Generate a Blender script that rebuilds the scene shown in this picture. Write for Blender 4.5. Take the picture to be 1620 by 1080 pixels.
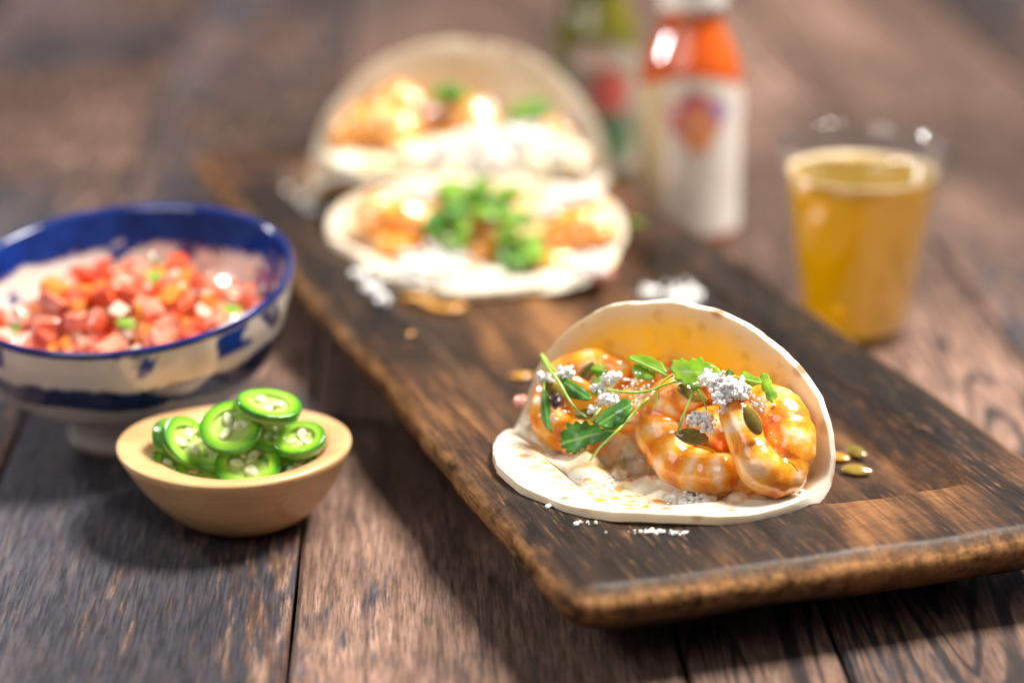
import bpy, math, random
import numpy as np
from mathutils import Vector, Matrix, noise as mnoise
R_ = math.radians
for o in list(bpy.data.objects): bpy.data.objects.remove(o)
scn = bpy.context.scene
COL = scn.collection

# ------------------------------------------------------------------ camera
PITCH = R_(18.5); H = 0.39; F = 3825.0
cam_d = bpy.data.cameras.new('camera'); cam = bpy.data.objects.new('camera', cam_d); COL.objects.link(cam)
cam.location = (0, 0, H); cam.rotation_euler = (R_(90) - PITCH, 0, 0)
cam_d.sensor_width = 36; cam_d.lens = 85.0; cam_d.clip_start = 0.01; cam_d.clip_end = 60
cam_d.dof.use_dof = True; cam_d.dof.focus_distance = 0.932; cam_d.dof.aperture_fstop = 3.0
cam_d.dof.aperture_blades = 0
scn.camera = cam
# ------------------------------------------------------------------ world and lamps
w = bpy.data.worlds.new('World'); scn.world = w; w.use_nodes = True
bg = w.node_tree.nodes['Background']; bg.inputs[0].default_value = (0.80, 0.86, 1.0, 1); bg.inputs[1].default_value = 0.17
scn.view_settings.view_transform = 'Standard'; scn.view_settings.look = 'None'
scn.view_settings.exposure = 0.0; scn.view_settings.gamma = 1.0
def area(name, loc, target, sx, sy, power, color):
    d = bpy.data.lights.new(name, 'AREA'); d.shape = 'RECTANGLE'; d.size = sx; d.size_y = sy; d.energy = power; d.color = color
    o = bpy.data.objects.new(name, d); COL.objects.link(o); o.location = loc
    o.rotation_euler = (Vector(target) - Vector(loc)).to_track_quat('-Z', 'Y').to_euler(); return o
area('key_lamp', (1.40, 1.46, 2.75), (0.05, 1.02, 0.03), 0.95, 0.95, 305, (1.0, 0.95, 0.88))
area('fill_lamp', (-0.9, -0.3, 1.5), (0.0, 1.0, 0.03), 1.2, 1.2, 15, (1.0, 0.96, 0.92))
area('side_lamp', (-0.85, 1.44, 0.57), (0.1, 1.36, 0.08), 0.10, 0.10, 6.0, (1.0, 0.97, 0.94))

cp, sp = math.cos(PITCH), math.sin(PITCH)
def G(px, py, h=0.0):
    """world point at height h seen at photo position (used only while laying out)"""
    v = (py - 540) / F; z = (H - h) / (sp + v * cp)
    return Vector(((px - 810) / F * z, z * (cp - v * sp), h))

# ------------------------------------------------------------------ helpers
def mk(name, V, Fc, mat=None, parent=None, smooth=True, attrs=None, loc=None, rot=None):
    me = bpy.data.meshes.new(name)
    me.from_pydata([tuple(v) for v in V], [], [tuple(f) for f in Fc]); me.update()
    if smooth: me.polygons.foreach_set('use_smooth', [True] * len(me.polygons))
    if attrs:
        for k, a in attrs.items():
            at = me.attributes.new(k, 'FLOAT', 'POINT'); at.data.foreach_set('value', np.asarray(a, dtype=np.float32))
    if mat: me.materials.append(mat)
    o = bpy.data.objects.new(name, me); COL.objects.link(o)
    if parent: o.parent = parent
    if loc is not None: o.location = loc
    if rot is not None: o.rotation_euler = rot
    return o
def tag(o, label, cat=None, group=None, kind=None):
    if label: o['label'] = label
    if cat: o['category'] = cat
    if group: o['group'] = group
    if kind: o['kind'] = kind
    return o
def empty(name, loc=(0, 0, 0), rz=0):
    o = bpy.data.objects.new(name, None); o.empty_display_size = 0.02; COL.objects.link(o); o.location = loc; o.rotation_euler = (0, 0, rz); return o
def grid_faces(nu, nv, wrap=False, off=0):
    f = []
    for i in range(nu - 1):
        for j in range(nv if wrap else nv - 1):
            a = i * nv + j; b = i * nv + (j + 1) % nv
            f.append((off + a, off + b, off + b + nv, off + a + nv))
    return f
def lathe(prof, n=64, fr=None):
    """prof list of (r,z); fr(ang,i)->(mx,my,dz)"""
    V = []
    for i, (r, z) in enumerate(prof):
        for k in range(n):
            a = 2 * math.pi * k / n
            s, dx, dz = (1, 0, 0) if fr is None else fr(a, i, r, z)
            V.append((r * s * math.cos(a) + dx, r * s * math.sin(a), z + dz))
    return V, grid_faces(len(prof), n, True)
def tube(P, Rr, n=14, cap=True, flat=1.0, updir=None):
    P = [Vector(p) for p in P]; V = []; m = len(P); up = Vector(updir) if updir else Vector((0.1, 0.2, 1)).normalized()
    T = [(P[min(i + 1, m - 1)] - P[max(i - 1, 0)]).normalized() for i in range(m)]
    N = T[0].cross(up); N.normalize()
    for i in range(m):
        if updir: N = T[i].cross(up).normalized()
        else:
            N = (N - T[i] * N.dot(T[i])).normalized()
        B = T[i].cross(N)
        for k in range(n):
            a = 2 * math.pi * k / n
            V.append(P[i] + (N * math.cos(a) + B * math.sin(a) * flat) * Rr[i])
    Fc = grid_faces(m, n, True)
    if cap:
        V.append(P[0]); V.append(P[-1]); c0 = len(V) - 2; c1 = len(V) - 1
        for k in range(n):
            Fc.append((c0, (k + 1) % n, k)); Fc.append((c1, (m - 1) * n + k, (m - 1) * n + (k + 1) % n))
    return V, Fc
def catmull(pts, n):
    pts = np.array(pts, float); m = len(pts); P = np.vstack([2 * pts[0] - pts[1], pts, 2 * pts[-1] - pts[-2]]); out = []
    for i in range(n):
        u = i / (n - 1) * (m - 1); k = min(int(u), m - 2); t = u - k
        a, b, c, d = P[k], P[k + 1], P[k + 2], P[k + 3]
        out.append(.5 * ((2 * b) + (-a + c) * t + (2 * a - 5 * b + 4 * c - d) * t * t + (-a + 3 * b - 3 * c + d) * t ** 3))
    return np.array(out)
def nz(x, y=0, z=0): return mnoise.noise(Vector((x, y, z)))
# icosphere templates
import bmesh
def ico(sub):
    b = bmesh.new(); bmesh.ops.create_icosphere(b, subdivisions=sub, radius=1)
    V = [v.co.copy() for v in b.verts]; Fc = [tuple(v.index for v in f.verts) for f in b.faces]; b.free(); return V, Fc
ICO1, ICO2, ICO3 = ico(1), ico(2), ico(3)
def rmat(rng): return Matrix.Rotation(rng.uniform(0, 6.28), 3, Vector((rng.gauss(0, 1), rng.gauss(0, 1), rng.gauss(0, 1))).normalized())

# ------------------------------------------------------------------ node materials
class M:
    def __init__(s, name):
        s.m = bpy.data.materials.new(name); s.m.use_nodes = True; s.nt = s.m.node_tree; s.b = s.nt.nodes['Principled BSDF']; s.out = s.nt.nodes['Material Output']
    def n(s, t, **k):
        x = s.nt.nodes.new(t)
        for a, b in k.items(): setattr(x, a, b)
        return x
    def l(s, a, b): s.nt.links.new(a, b)
    def set(s, **k):
        al = dict(base='Base Color', rough='Roughness', metal='Metallic', trans='Transmission Weight', ior='IOR', sss='Subsurface Weight', sssr='Subsurface Radius', ssss='Subsurface Scale', coat='Coat Weight', coatr='Coat Roughness', spec='Specular IOR Level', alpha='Alpha')
        for a, v in k.items():
            i = s.b.inputs[al[a]]
            if isinstance(v, bpy.types.NodeSocket): s.l(v, i)
            else: i.default_value = (*v, 1) if a == 'base' else v
        return s
    def coord(s, scale=(1, 1, 1), kind='Object', loc=(0, 0, 0), rand=False):
        tc = s.n('ShaderNodeTexCoord'); mp = s.n('ShaderNodeMapping'); mp.inputs['Scale'].default_value = scale; mp.inputs['Location'].default_value = loc
        src = tc.outputs[kind]
        if rand:
            oi = s.n('ShaderNodeObjectInfo'); mu = s.n('ShaderNodeMath', operation='MULTIPLY'); s.l(oi.outputs['Random'], mu.inputs[0]); mu.inputs[1].default_value = 37.0
            ad = s.n('ShaderNodeVectorMath', operation='ADD'); s.l(src, ad.inputs[0]); s.l(mu.outputs[0], ad.inputs[1]); src = ad.outputs[0]
        s.l(src, mp.inputs[0]); return mp.outputs[0]
    def noise(s, vec, scale=1, detail=4, rough=.55, dist=0):
        x = s.n('ShaderNodeTexNoise'); s.l(vec, x.inputs['Vector']); x.inputs['Scale'].default_value = scale; x.inputs['Detail'].default_value = detail
        x.inputs['Roughness'].default_value = rough; x.inputs['Distortion'].default_value = dist; return x.outputs['Fac']
    def ramp(s, fac, stops, interp='LINEAR'):
        x = s.n('ShaderNodeValToRGB'); x.color_ramp.interpolation = interp; e = x.color_ramp.elements
        while len(e) < len(stops): e.new(.5)
        for i, (p, c) in enumerate(stops):
            e[i].position = p; e[i].color = (*c, 1) if isinstance(c, tuple) else (c, c, c, 1)
        s.l(fac, x.inputs[0]); return x.outputs[0]
    def mix(s, fac, a, b, mode='MIX'):
        x = s.n('ShaderNodeMix', data_type='RGBA', blend_type=mode)
        for sock, v in ((x.inputs[0], fac), (x.inputs[6], a), (x.inputs[7], b)):
            if isinstance(v, bpy.types.NodeSocket): s.l(v, sock)
            else: sock.default_value = (*v, 1) if isinstance(v, tuple) else v
        return x.outputs[2]
    def math(s, op, a, b=0.0, clamp=False):
        x = s.n('ShaderNodeMath', operation=op); x.use_clamp = clamp
        for i, v in enumerate((a, b)):
            if isinstance(v, bpy.types.NodeSocket): s.l(v, x.inputs[i])
            else: x.inputs[i].default_value = v
        return x.outputs[0]
    def attr(s, name):
        x = s.n('ShaderNodeAttribute'); x.attribute_name = name; return x.outputs['Fac']
    def bump(s, h, strength=.3, dist=.001):
        x = s.n('ShaderNodeBump'); x.inputs['Strength'].default_value = strength; x.inputs['Distance'].default_value = dist; s.l(h, x.inputs['Height']); s.l(x.outputs[0], s.b.inputs['Normal']); return s

# table planks
def mat_plank(name, dark, cath, calm=False):
    m = M(name)
    big = m.noise(m.coord((5, 2.2, 5), rand=True), 1, 3, .5, .6)
    ringv = m.coord((26, 1.5, 26), rand=True)
    ring = m.noise(ringv, 1, 2, .45, .5)
    rr = m.math('MULTIPLY', ring, 17.0 if cath else 11.0); sn = m.math('SINE', m.math('MULTIPLY', rr, 3.1416)); 
    lines = m.ramp(m.math('MULTIPLY_ADD' if False else 'ABSOLUTE', sn), [(0.0, 1.0), (0.30 if cath else .06, .85), (0.55 if cath else .42, 0.0)])
    fine = m.noise(m.coord((900, 60, 900), rand=True), 1, 4, .6)
    mid = m.noise(m.coord((260, 20, 260), rand=True), 1, 5, .68)
    base = m.ramp(mid, [(.30, (.085, .046, .032)), (.5, (.155, .090, .063)), (.70, (.27, .168, .125))] if calm else [(.36, (.030, .015, .011)), (.5, (.10, .055, .038)), (.64, (.29, .175, .125))])
    base = m.mix(m.ramp(fine, [(.35, .75), (.55, 0.0)]), base, (.035, .022, .018))
    lw = m.math('MULTIPLY', lines, .92 if cath else .45)
    base = m.mix(lw, base, (.013, .011, .013))
    dk = m.ramp(m.math('ADD', m.math('MULTIPLY', big, .75), m.math('MULTIPLY', m.noise(m.coord((200, 22, 200), rand=True), 1, 4, .7), .45)), [(dark, 0.0), (dark + .07, 1.0)])
    char = m.ramp(fine, [(.32, (.007, .008, .011)), (.68, (.048, .053, .070))])
    base = m.mix(m.math('MULTIPLY', dk, .86), base, char)
    wide = m.noise(m.coord((7, 1.6, 7), loc=(3, 1, 0), rand=True), 1, 2, .5, .4)
    base = m.mix(1.0, base, m.ramp(wide, [(.35, .50), (.50, .95), (.64, 1.65)]), 'MULTIPLY')
    m.set(base=base, rough=m.ramp(fine, [(.3, .60), (.7, .46)]), spec=.28)
    m.bump(m.math('SUBTRACT', m.math('ADD', fine, mid), m.math('MULTIPLY', lw, .6)), .35, .0006)
    return m.m
MP = [mat_plank('plank_wood_brown', .66, False, True), mat_plank('plank_wood_charred', .548, False), mat_plank('plank_wood_cathedral', .72, True, True), mat_plank('plank_wood_mid', .63, False)]
# serving board
def mat_board():
    m = M('burnt_board_wood')
    big = m.noise(m.coord((14, 7, 14)), 1, 3, .5, .8)
    grain = m.noise(m.coord((95, 6, 95)), 1, 5, .62, .9)
    fine = m.noise(m.coord((650, 30, 650)), 1, 4, .6)
    cross = m.noise(m.coord((90, 420, 90)), 1, 4, .65, .4)
    s = m.math('ADD', m.math('ADD', m.math('MULTIPLY', big, .62), m.math('MULTIPLY', grain, .38)), m.math('MULTIPLY', m.math('SUBTRACT', m.attr('inner'), .5), .085))
    col = m.ramp(s, [(.40, (.006, .004, .003)), (.48, (.024, .012, .007)), (.55, (.080, .034, .013)), (.64, (.23, .10, .032))])
    wr = m.attr('edge_tan')
    wn = m.math('MULTIPLY', wr, m.ramp(m.noise(m.coord((160, 60, 160)), 1, 4, .6), [(.36, .15), (.60, 1.0)]))
    col = m.mix(wn, col, (.30, .145, .055))  # patchy tan along the rim edges and upper sides
    col = m.mix(m.math('MULTIPLY', m.ramp(cross, [(.38, 1.0), (.52, 0.0)]), .28), col, (.010, .007, .006))
    col = m.mix(m.ramp(fine, [(.30, .8), (.48, 0.0)]), col, (.010, .007, .006))
    speck = m.ramp(m.noise(m.coord((800, 60, 800)), 1, 3, .6), [(.58, 0.0), (.72, .45)])
    col = m.mix(speck, col, (.33, .15, .06))
    m.set(base=col, rough=m.math('ADD', m.ramp(grain, [(.3, .42), (.7, .6)]), m.math('MULTIPLY', wr, .3)), spec=m.math('SUBTRACT', .30, m.math('MULTIPLY', wr, .24)))
    m.bump(m.math('ADD', fine, m.math('ADD', grain, m.math('MULTIPLY', cross, .7))), .5, .0007)
    return m.m
MB = mat_board()
def mat_tortilla(name, stain_glow=1.0):
    m = M(name)
    nb = m.noise(m.coord((1, 1, 1)), 60, 4, .6)
    col = m.ramp(nb, [(.3, (.76, .69, .56)), (.7, (.83, .79, .70))])
    # griddled brown blisters
    v = m.n('ShaderNodeTexVoronoi'); v.inputs['Scale'].default_value = 85; m.l(m.coord(), v.inputs['Vector'])
    sz = m.math('MULTIPLY', m.ramp(m.noise(m.coord(), 38, 2, .5), [(.38, 0.0), (.52, 1.0)]), 1.0)
    sp_ = m.math('MULTIPLY', m.ramp(v.outputs['Distance'], [(.14, 1.0), (.34, 0.0)]), sz)
    st = m.math('MULTIPLY', m.attr('stain_glow'), m.ramp(m.noise(m.coord(), 55, 3, .6), [(.28, .55), (.58, 1.0)]))
    col = m.mix(m.math('MULTIPLY', st, stain_glow), col, (.85, .52, .03))  # sauce stain plus the back flap's golden backlit glow, painted into the colour
    col = m.mix(m.ramp(m.noise(m.coord(), 95, 4, .65), [(.60, 0.0), (.68, .55)]), col, (.62, .38, .15))
    col = m.mix(m.math('MULTIPLY', sp_, .85), col, (.36, .15, .04))
    dr = m.math('MULTIPLY', m.attr('drip'), m.ramp(m.noise(m.coord((1, 1.0, 1)), 190, 3, .6), [(.54, 0.0), (.60, 1.0)]))
    col = m.mix(dr, col, (.80, .36, .03))
    m.set(base=col, rough=.62, sss=.35, sssr=(.012, .007, .003), ssss=.35, spec=.3)
    m.bump(m.math('ADD', m.noise(m.coord(), 120, 4, .6), m.math('MULTIPLY', m.noise(m.coord(), 45, 2, .5), 1.5)), .35, .0012)
    # thin flatbread lets light through
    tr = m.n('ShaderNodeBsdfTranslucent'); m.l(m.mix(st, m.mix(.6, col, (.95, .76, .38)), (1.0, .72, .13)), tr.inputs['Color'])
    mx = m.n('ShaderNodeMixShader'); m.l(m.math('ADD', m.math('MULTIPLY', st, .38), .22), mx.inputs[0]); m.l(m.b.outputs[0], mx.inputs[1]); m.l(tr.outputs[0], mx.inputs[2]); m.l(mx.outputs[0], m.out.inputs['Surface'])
    return m.m
MT = mat_tortilla('flour_tortilla', 1.0)
def mat_shrimp():
    m = M('glazed_shrimp')
    n1 = m.noise(m.coord(), 95, 4, .6, .7)
    f = m.math('ADD', m.math('MULTIPLY', n1, .8), m.math('MULTIPLY', m.attr('seg'), .26))
    col = m.ramp(f, [(.34, (.74, .17, .004)), (.46, (.92, .31, .006)), (.57, (.95, .43, .04)), (.69, (.95, .62, .38))])
    ch = m.ramp(m.noise(m.coord(), 240, 3, .6), [(.70, 0.0), (.76, .6)])
    col = m.mix(ch, col, (.50, .11, .01))
    m.set(base=col, rough=.27, sss=.30, sssr=(.010, .004, .0012), ssss=.35, coat=1.0, coatr=.06, spec=.6)
    m.bump(m.math('ADD', m.noise(m.coord(), 260, 4, .6), m.math('MULTIPLY', m.noise(m.coord(), 90, 2, .5), 1.0)), .42, .0010)
    return m.m
MS = mat_shrimp()
def simple(name, c, rough=.5, c2=None, sc=60, **k):
    m = M(name); col = m.ramp(m.noise(m.coord(), sc, 4, .6, .3), [(.32, c), (.68, c2 or tuple(min(1, x * 1.25) for x in c))])
    b = k.pop('bump', None); m.set(base=col, rough=rough, **k)
    if b: m.bump(m.noise(m.coord(), b[0], 4, .6), b[1], b[2])
    return m.m
M_crumb = simple('crumbled_cheese', (.84, .83, .79), .7, (.90, .89, .86), 300, sss=.3, sssr=(.002, .002, .0015), ssss=.5, bump=(900, .6, .0005))
M_cream = None
def mat_cream():
    m = M('creamy_slaw'); n1 = m.noise(m.coord(), 70, 4, .6, .5)
    col = m.ramp(n1, [(.32, (.55, .38, .14)), (.42, (.80, .66, .38)), (.52, (.88, .81, .62)), (.7, (.93, .90, .82))])
    col = m.mix(m.ramp(m.noise(m.coord(), 160, 3, .6), [(.62, 0.0), (.70, .8)]), col, (.80, .34, .03))
    m.set(base=col, rough=.3, sss=.3, sssr=(.004, .003, .002), ssss=.5, coat=.6, coatr=.12); m.bump(m.noise(m.coord(), 220, 4, .6), .5, .0008); return m.m
M_cream = mat_cream()
M_seed = simple('toasted_pumpkin_seed', (.13, .10, .012), .24, (.30, .20, .03), 150, coat=1.0, coatr=.08, bump=(500, .2, .0003))
M_seedo = simple('orange_glazed_seed', (.50, .20, .012), .24, (.66, .33, .04), 150, coat=1.0, coatr=.08)
def mat_leaf(name, a, b, tr):
    m = M(name); n1 = m.noise(m.coord(), 120, 4, .6, .4); vein = m.attr('vein')
    col = m.ramp(n1, [(.3, a), (.7, b)]); col = m.mix(m.math('MULTIPLY', vein, .55), col, (.38, .60, .14))
    m.set(base=col, rough=.42, spec=.4, coat=.10, coatr=.25); m.bump(m.noise(m.coord(), 420, 3, .5), .3, .0004)
    t = m.n('ShaderNodeBsdfTranslucent'); m.l(m.mix(.5, col, (.30, .62, .03)), t.inputs['Color'])
    mx = m.n('ShaderNodeMixShader'); mx.inputs[0].default_value = tr; m.l(m.b.outputs[0], mx.inputs[1]); m.l(t.outputs[0], mx.inputs[2]); m.l(mx.outputs[0], m.out.inputs['Surface']); return m.m
M_leafd = mat_leaf('cilantro_leaf_dark', (.028, .12, .012), (.08, .26, .025), .25)
M_leaf = mat_leaf('cilantro_leaf', (.13, .31, .008), (.33, .54, .025), .35)
M_stem = simple('cilantro_stem', (.20, .40, .04), .35, (.40, .58, .10), 80, coat=.3)
M_bowlw = simple('light_turned_wood', (.50, .27, .10), .36, (.66, .40, .17), 9, spec=.5)
def mat_lightwood():
    m = M('light_carved_wood'); g = m.noise(m.coord((60, 500, 700)), 1, 4, .6, .4); b = m.noise(m.coord((20, 25, 90)), 1, 3, .5, .8)
    col = m.ramp(m.math('ADD', m.math('MULTIPLY', g, .35), m.math('MULTIPLY', b, .65)), [(.35, (.48, .26, .10)), (.65, (.68, .42, .20))])
    m.set(base=col, rough=.38, spec=.5, coat=.15, coatr=.3); m.bump(g, .12, .0004); return m.m
M_bowlw = mat_lightwood()

# ------------------------------------------------------------------ table
table = empty('table', (0, 0, 0), R_(2.5)); tag(table, 'dark brown wooden plank table top under the board, bowls, glass and bottles', 'table')
rng = random.Random(4)
edges = [-1.40, -1.23, -1.06, -.90, -.74, -.58, -.42, -.252, -.118, .026, .084, .232, .392, .55, .71, .87, 1.03, 1.19, 1.35, 1.51]
# seams sit at world x -.084 / .059 / .116 near y .85; table turned by 2.5 degrees
edges = [e + 0.0715 if -.3 < e < .3 else e + .07 for e in edges]
for i in range(len(edges) - 1):
    x0, x1 = edges[i] + .0008, edges[i + 1] - .0008
    y = -1.2 + rng.uniform(0, .6); ys = []
    if i == 7: ys = [-.6, 2.2, 4.2]
    elif i in (8, 9, 10): ys = [-.6 - .1 * i, 1.7 + .3 * (i % 2), 4.2]
    else:
        ys = [-.9]; yy = rng.uniform(.7, 1.6)
        while yy < 4.0: ys.append(yy); yy += rng.uniform(.9, 1.3)
        ys.append(4.2)
    for k in range(len(ys) - 1):
        a, b = ys[k] + .0006, ys[k + 1] - .0006; cx, cy = (x0 + x1) / 2, (a + b) / 2; hx, hy = (x1 - x0) / 2, (b - a) / 2; e = .0016; t = .02
        V = [(-hx, -hy, -e), (hx, -hy, -e), (hx, hy, -e), (-hx, hy, -e), (-hx + e, -hy + e, 0), (hx - e, -hy + e, 0), (hx - e, hy - e, 0), (-hx + e, hy - e, 0), (-hx, -hy, -t), (hx, -hy, -t), (hx, hy, -t), (-hx, hy, -t)]
        Fc = [(4, 5, 6, 7)] + [(p, (p + 1) % 4, 4 + (p + 1) % 4, 4 + p) for p in range(4)] + [(8 + p, 8 + (p + 1) % 4, (p + 1) % 4, p) for p in range(4)] + [(11, 10, 9, 8)]
        if i <= 7: mt = MP[1] if (i % 2 == 1) else MP[3]
        elif i == 8: mt = MP[0]
        elif i == 9: mt = MP[2]
        elif i == 10: mt = MP[2]
        else: mt = MP[[0, 1, 3][(i + k) % 3]]
        mk('plank', V, Fc, mt, table, False, loc=(cx, cy, 0))
mk('underlay', [(-1.6, -1.3, -.021), (1.7, -1.3, -.021), (1.7, 4.3, -.021), (-1.6, 4.3, -.021), (-1.6, -1.3, -.03), (1.7, -1.3, -.03), (1.7, 4.3, -.03), (-1.6, 4.3, -.03)],
   [(0, 1, 2, 3), (7, 6, 5, 4), (0, 4, 5, 1), (1, 5, 6, 2), (2, 6, 7, 3), (3, 7, 4, 0)], simple('table_underlay_dark', (.012, .010, .010), .8), table, False)

# ------------------------------------------------------------------ serving board
BO = Vector((.0199, .773)); BW = Vector((-.31330262, .94965334)); BU = Vector((BW.y, -BW.x)); LW, LL = .224, .682
TOPH, FLH = .037, .0245
def sstep(x): x = max(0, min(1, x)); return x * x * (3 - 2 * x)
def outline_in(u, wv):
    """signed inward distance measures for the board"""
    # wobble of the hand cut edges
    return u, LW - u, wv, LL - wv
def wob(s, k): return .0022 * nz(s * 14, k * 3.1) + .0009 * nz(s * 60, k * 7.7)
def board_h(u, wv):
    l = u - .030 - .006 * nz(wv * 9, 1.3); r = LW - .030 - u - .005 * nz(wv * 9, 5.3); f = wv - .050 - .006 * nz(u * 18, 2.2) + .05 * (u - .1); b = LL - .05 - wv
    d = min(sstep(l / .018), sstep(r / .018), 1) * sstep(f / .016) * sstep(b / .03)
    edge = min(u, LW - u, wv, LL - wv)
    h = TOPH - (TOPH - FLH) * d - .0040 * (1 - sstep(edge / .008)) ** 1.5
    h += .0006 * nz(u * 30, wv * 12, 3) + .0003 * nz(u * 120, wv * 40, 9)
    h -= .003 * math.exp(-((wv - .33) / .05) ** 2) * (1 - sstep(u / .03))
    return h
NU, NW = 92, 220
V = []; edge_tan = []; inner = []
def rc(u, wv, inset=0):
    """rounded rectangle mapping of param [0,1]^2 with wobble and inset"""
    r = .012
    U = inset + u * (LW - 2 * inset); W_ = inset + wv * (LL - 2 * inset)
    U += (wob(W_, 1) * (1 - u) + wob(W_, 2) * u); W_ += (wob(U, 3) * (1 - wv) + wob(U, 4) * wv)
    for cu, cw in ((0, 0), (1, 0), (0, 1), (1, 1)):
        du = (u if cu == 0 else 1 - u) * LW; dw = (wv if cw == 0 else 1 - wv) * LL
        if du < r and dw < r:
            m = max(r - du, r - dw); dd = math.hypot(r - du, r - dw)
            if dd > 1e-6:
                k = m / dd; U += (1 if cu == 0 else -1) * (r - du) * (1 - k); W_ += (1 if cw == 0 else -1) * (r - dw) * (1 - k)
    return U, W_
def dens(t, a):  # more rows near ends
    return t
for j in range(NW):
    tj = j / (NW - 1); tj = tj ** 1.35
    for i in range(NU):
        ti = i / (NU - 1)
        U, W_ = rc(ti, tj); V.append((U, W_, board_h(ti * LW, tj * LL)))
        e = min(ti * LW, (1 - ti) * LW, tj * LL * 1.0); edge_tan.append(max(0, 1 - e / .006)); inner.append(sstep((min(e, (1 - tj) * LL) - .022) / .030) * sstep((tj * LL - .045) / .04))
Fc = grid_faces(NW, NU)
# rim loop indices ccw
loop = [(0, i) for i in range(NU)] + [(j, NU - 1) for j in range(1, NW)] + [(NW - 1, i) for i in range(NU - 2, -1, -1)] + [(j, 0) for j in range(NW - 2, 0, -1)]
prev = [j * NU + i for j, i in loop]
for (ins, hh, wv) in ((-.0010, .0290, 1.0), (.0002, .0255, .6), (.0050, .0205, .1), (.018, .0125, 0), (.036, .0035, 0), (.042, 0.0, 0)):
    st = len(V)
    for j, i in loop:
        U, W_ = rc(i / (NU - 1), (j / (NW - 1)) ** 1.35, ins)
        V.append((U, W_, hh + (.0012 * nz(U * 25, W_ * 25, hh * 40) if hh > .002 else 0))); edge_tan.append(wv); inner.append(0)
    cur = list(range(st, len(V))); n = len(cur)
    for k in range(n): Fc.append((cur[k], cur[(k + 1) % n], prev[(k + 1) % n], prev[k]))
    prev = cur
Fc.append(tuple(reversed(prev)))
board = mk('serving_board', V, Fc, MB, attrs={'edge_tan': edge_tan, 'inner': inner}, loc=(BO.x, BO.y, .0006), rot=(0, 0, math.atan2(BU.y, BU.x)))
tag(board, 'long rectangular dark burnt wood serving board with dished middle, carrying the three tacos', 'serving board')
def on_board(px, py, h=0.0):
    """point on the board's top under a photo position"""
    z = .03
    for _ in range(6):
        p = G(px, py, z); d = Vector((p.x, p.y)) - BO; z = board_h(max(0, min(LW, d.dot(BU))), max(0, min(LL, d.dot(BW)))) + .0006 + h
    return Vector((p.x, p.y, z))

# ------------------------------------------------------------------ tortillas
class Taco:
    def __init__(s, q):
        s.q = q; s.cx, s.cy, s.h0, s.al, s.R, s.kx, s.tf, s.tb, s.ka, s.t0, s.w, s.ks, s.kz = q
        T = np.linspace(-1.3 * s.R, 1.3 * s.R, 261); th = s.tf + (s.tb - s.tf) * (.5 + .5 * np.tanh((T - s.t0) / s.w)) + s.ka * (T / s.R) * (T > 0)
        if s.tf < -.3: th = th - s.tf * .8 * np.clip((-T / s.R - .62) / .3, 0, 1)
        dT = T[1] - T[0]; B = np.cumsum(np.cos(th)) * dT; Z = np.cumsum(np.sin(th)) * dT; i0 = np.argmin(abs(T - s.t0)); B -= B[i0]; Z = Z - np.interp(s.t0 - s.w, T, Z)
        s.boff = -.004 if s.tb > 1.3 else 0.0
        s.T, s.B, s.Z = T, B, Z; s.a = Vector((math.cos(s.al), math.sin(s.al), 0)); s.b = Vector((-math.sin(s.al), math.cos(s.al), 0)); s.c = Vector((s.cx, s.cy, s.h0))
    def pt(s, a_, t):
        b = float(np.interp(t, s.T, s.B)) + s.ks * (a_ / s.R) ** 2 * s.R; z = float(np.interp(t, s.T, s.Z)) + s.kz * (a_ / s.R) ** 2 * s.R
        return s.c + s.a * (a_ * s.kx) + s.b * b + Vector((0, 0, max(z, -.0015)))
    def Q(s, px, py, b):
        """point on the upright plane parallel to the fold, b in front (-) or behind (+) it"""
        v = (py - 540) / F; d = Vector(((px - 810) / F, cp - v * sp, -(sp + v * cp))); o = Vector((0, 0, H)); p0 = s.c + s.b * b
        k = (p0 - o + s.b * s.boff).dot(s.b) / d.dot(s.b); return o + d * k
    def floor(s, px, py, h=0):
        """point on the front flap surface"""
        zt = s.h0 + h
        for _ in range(5):
            p = G(px, py, zt); a_ = (p - s.c).dot(s.a) / s.kx; b = (p - s.c).dot(s.b) - s.ks * (a_ / s.R) ** 2 * s.R
            t = float(np.interp(b, s.B, s.T)); zt = s.pt(a_, min(t, s.t0)).z + h
        return G(px, py, zt)
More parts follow.
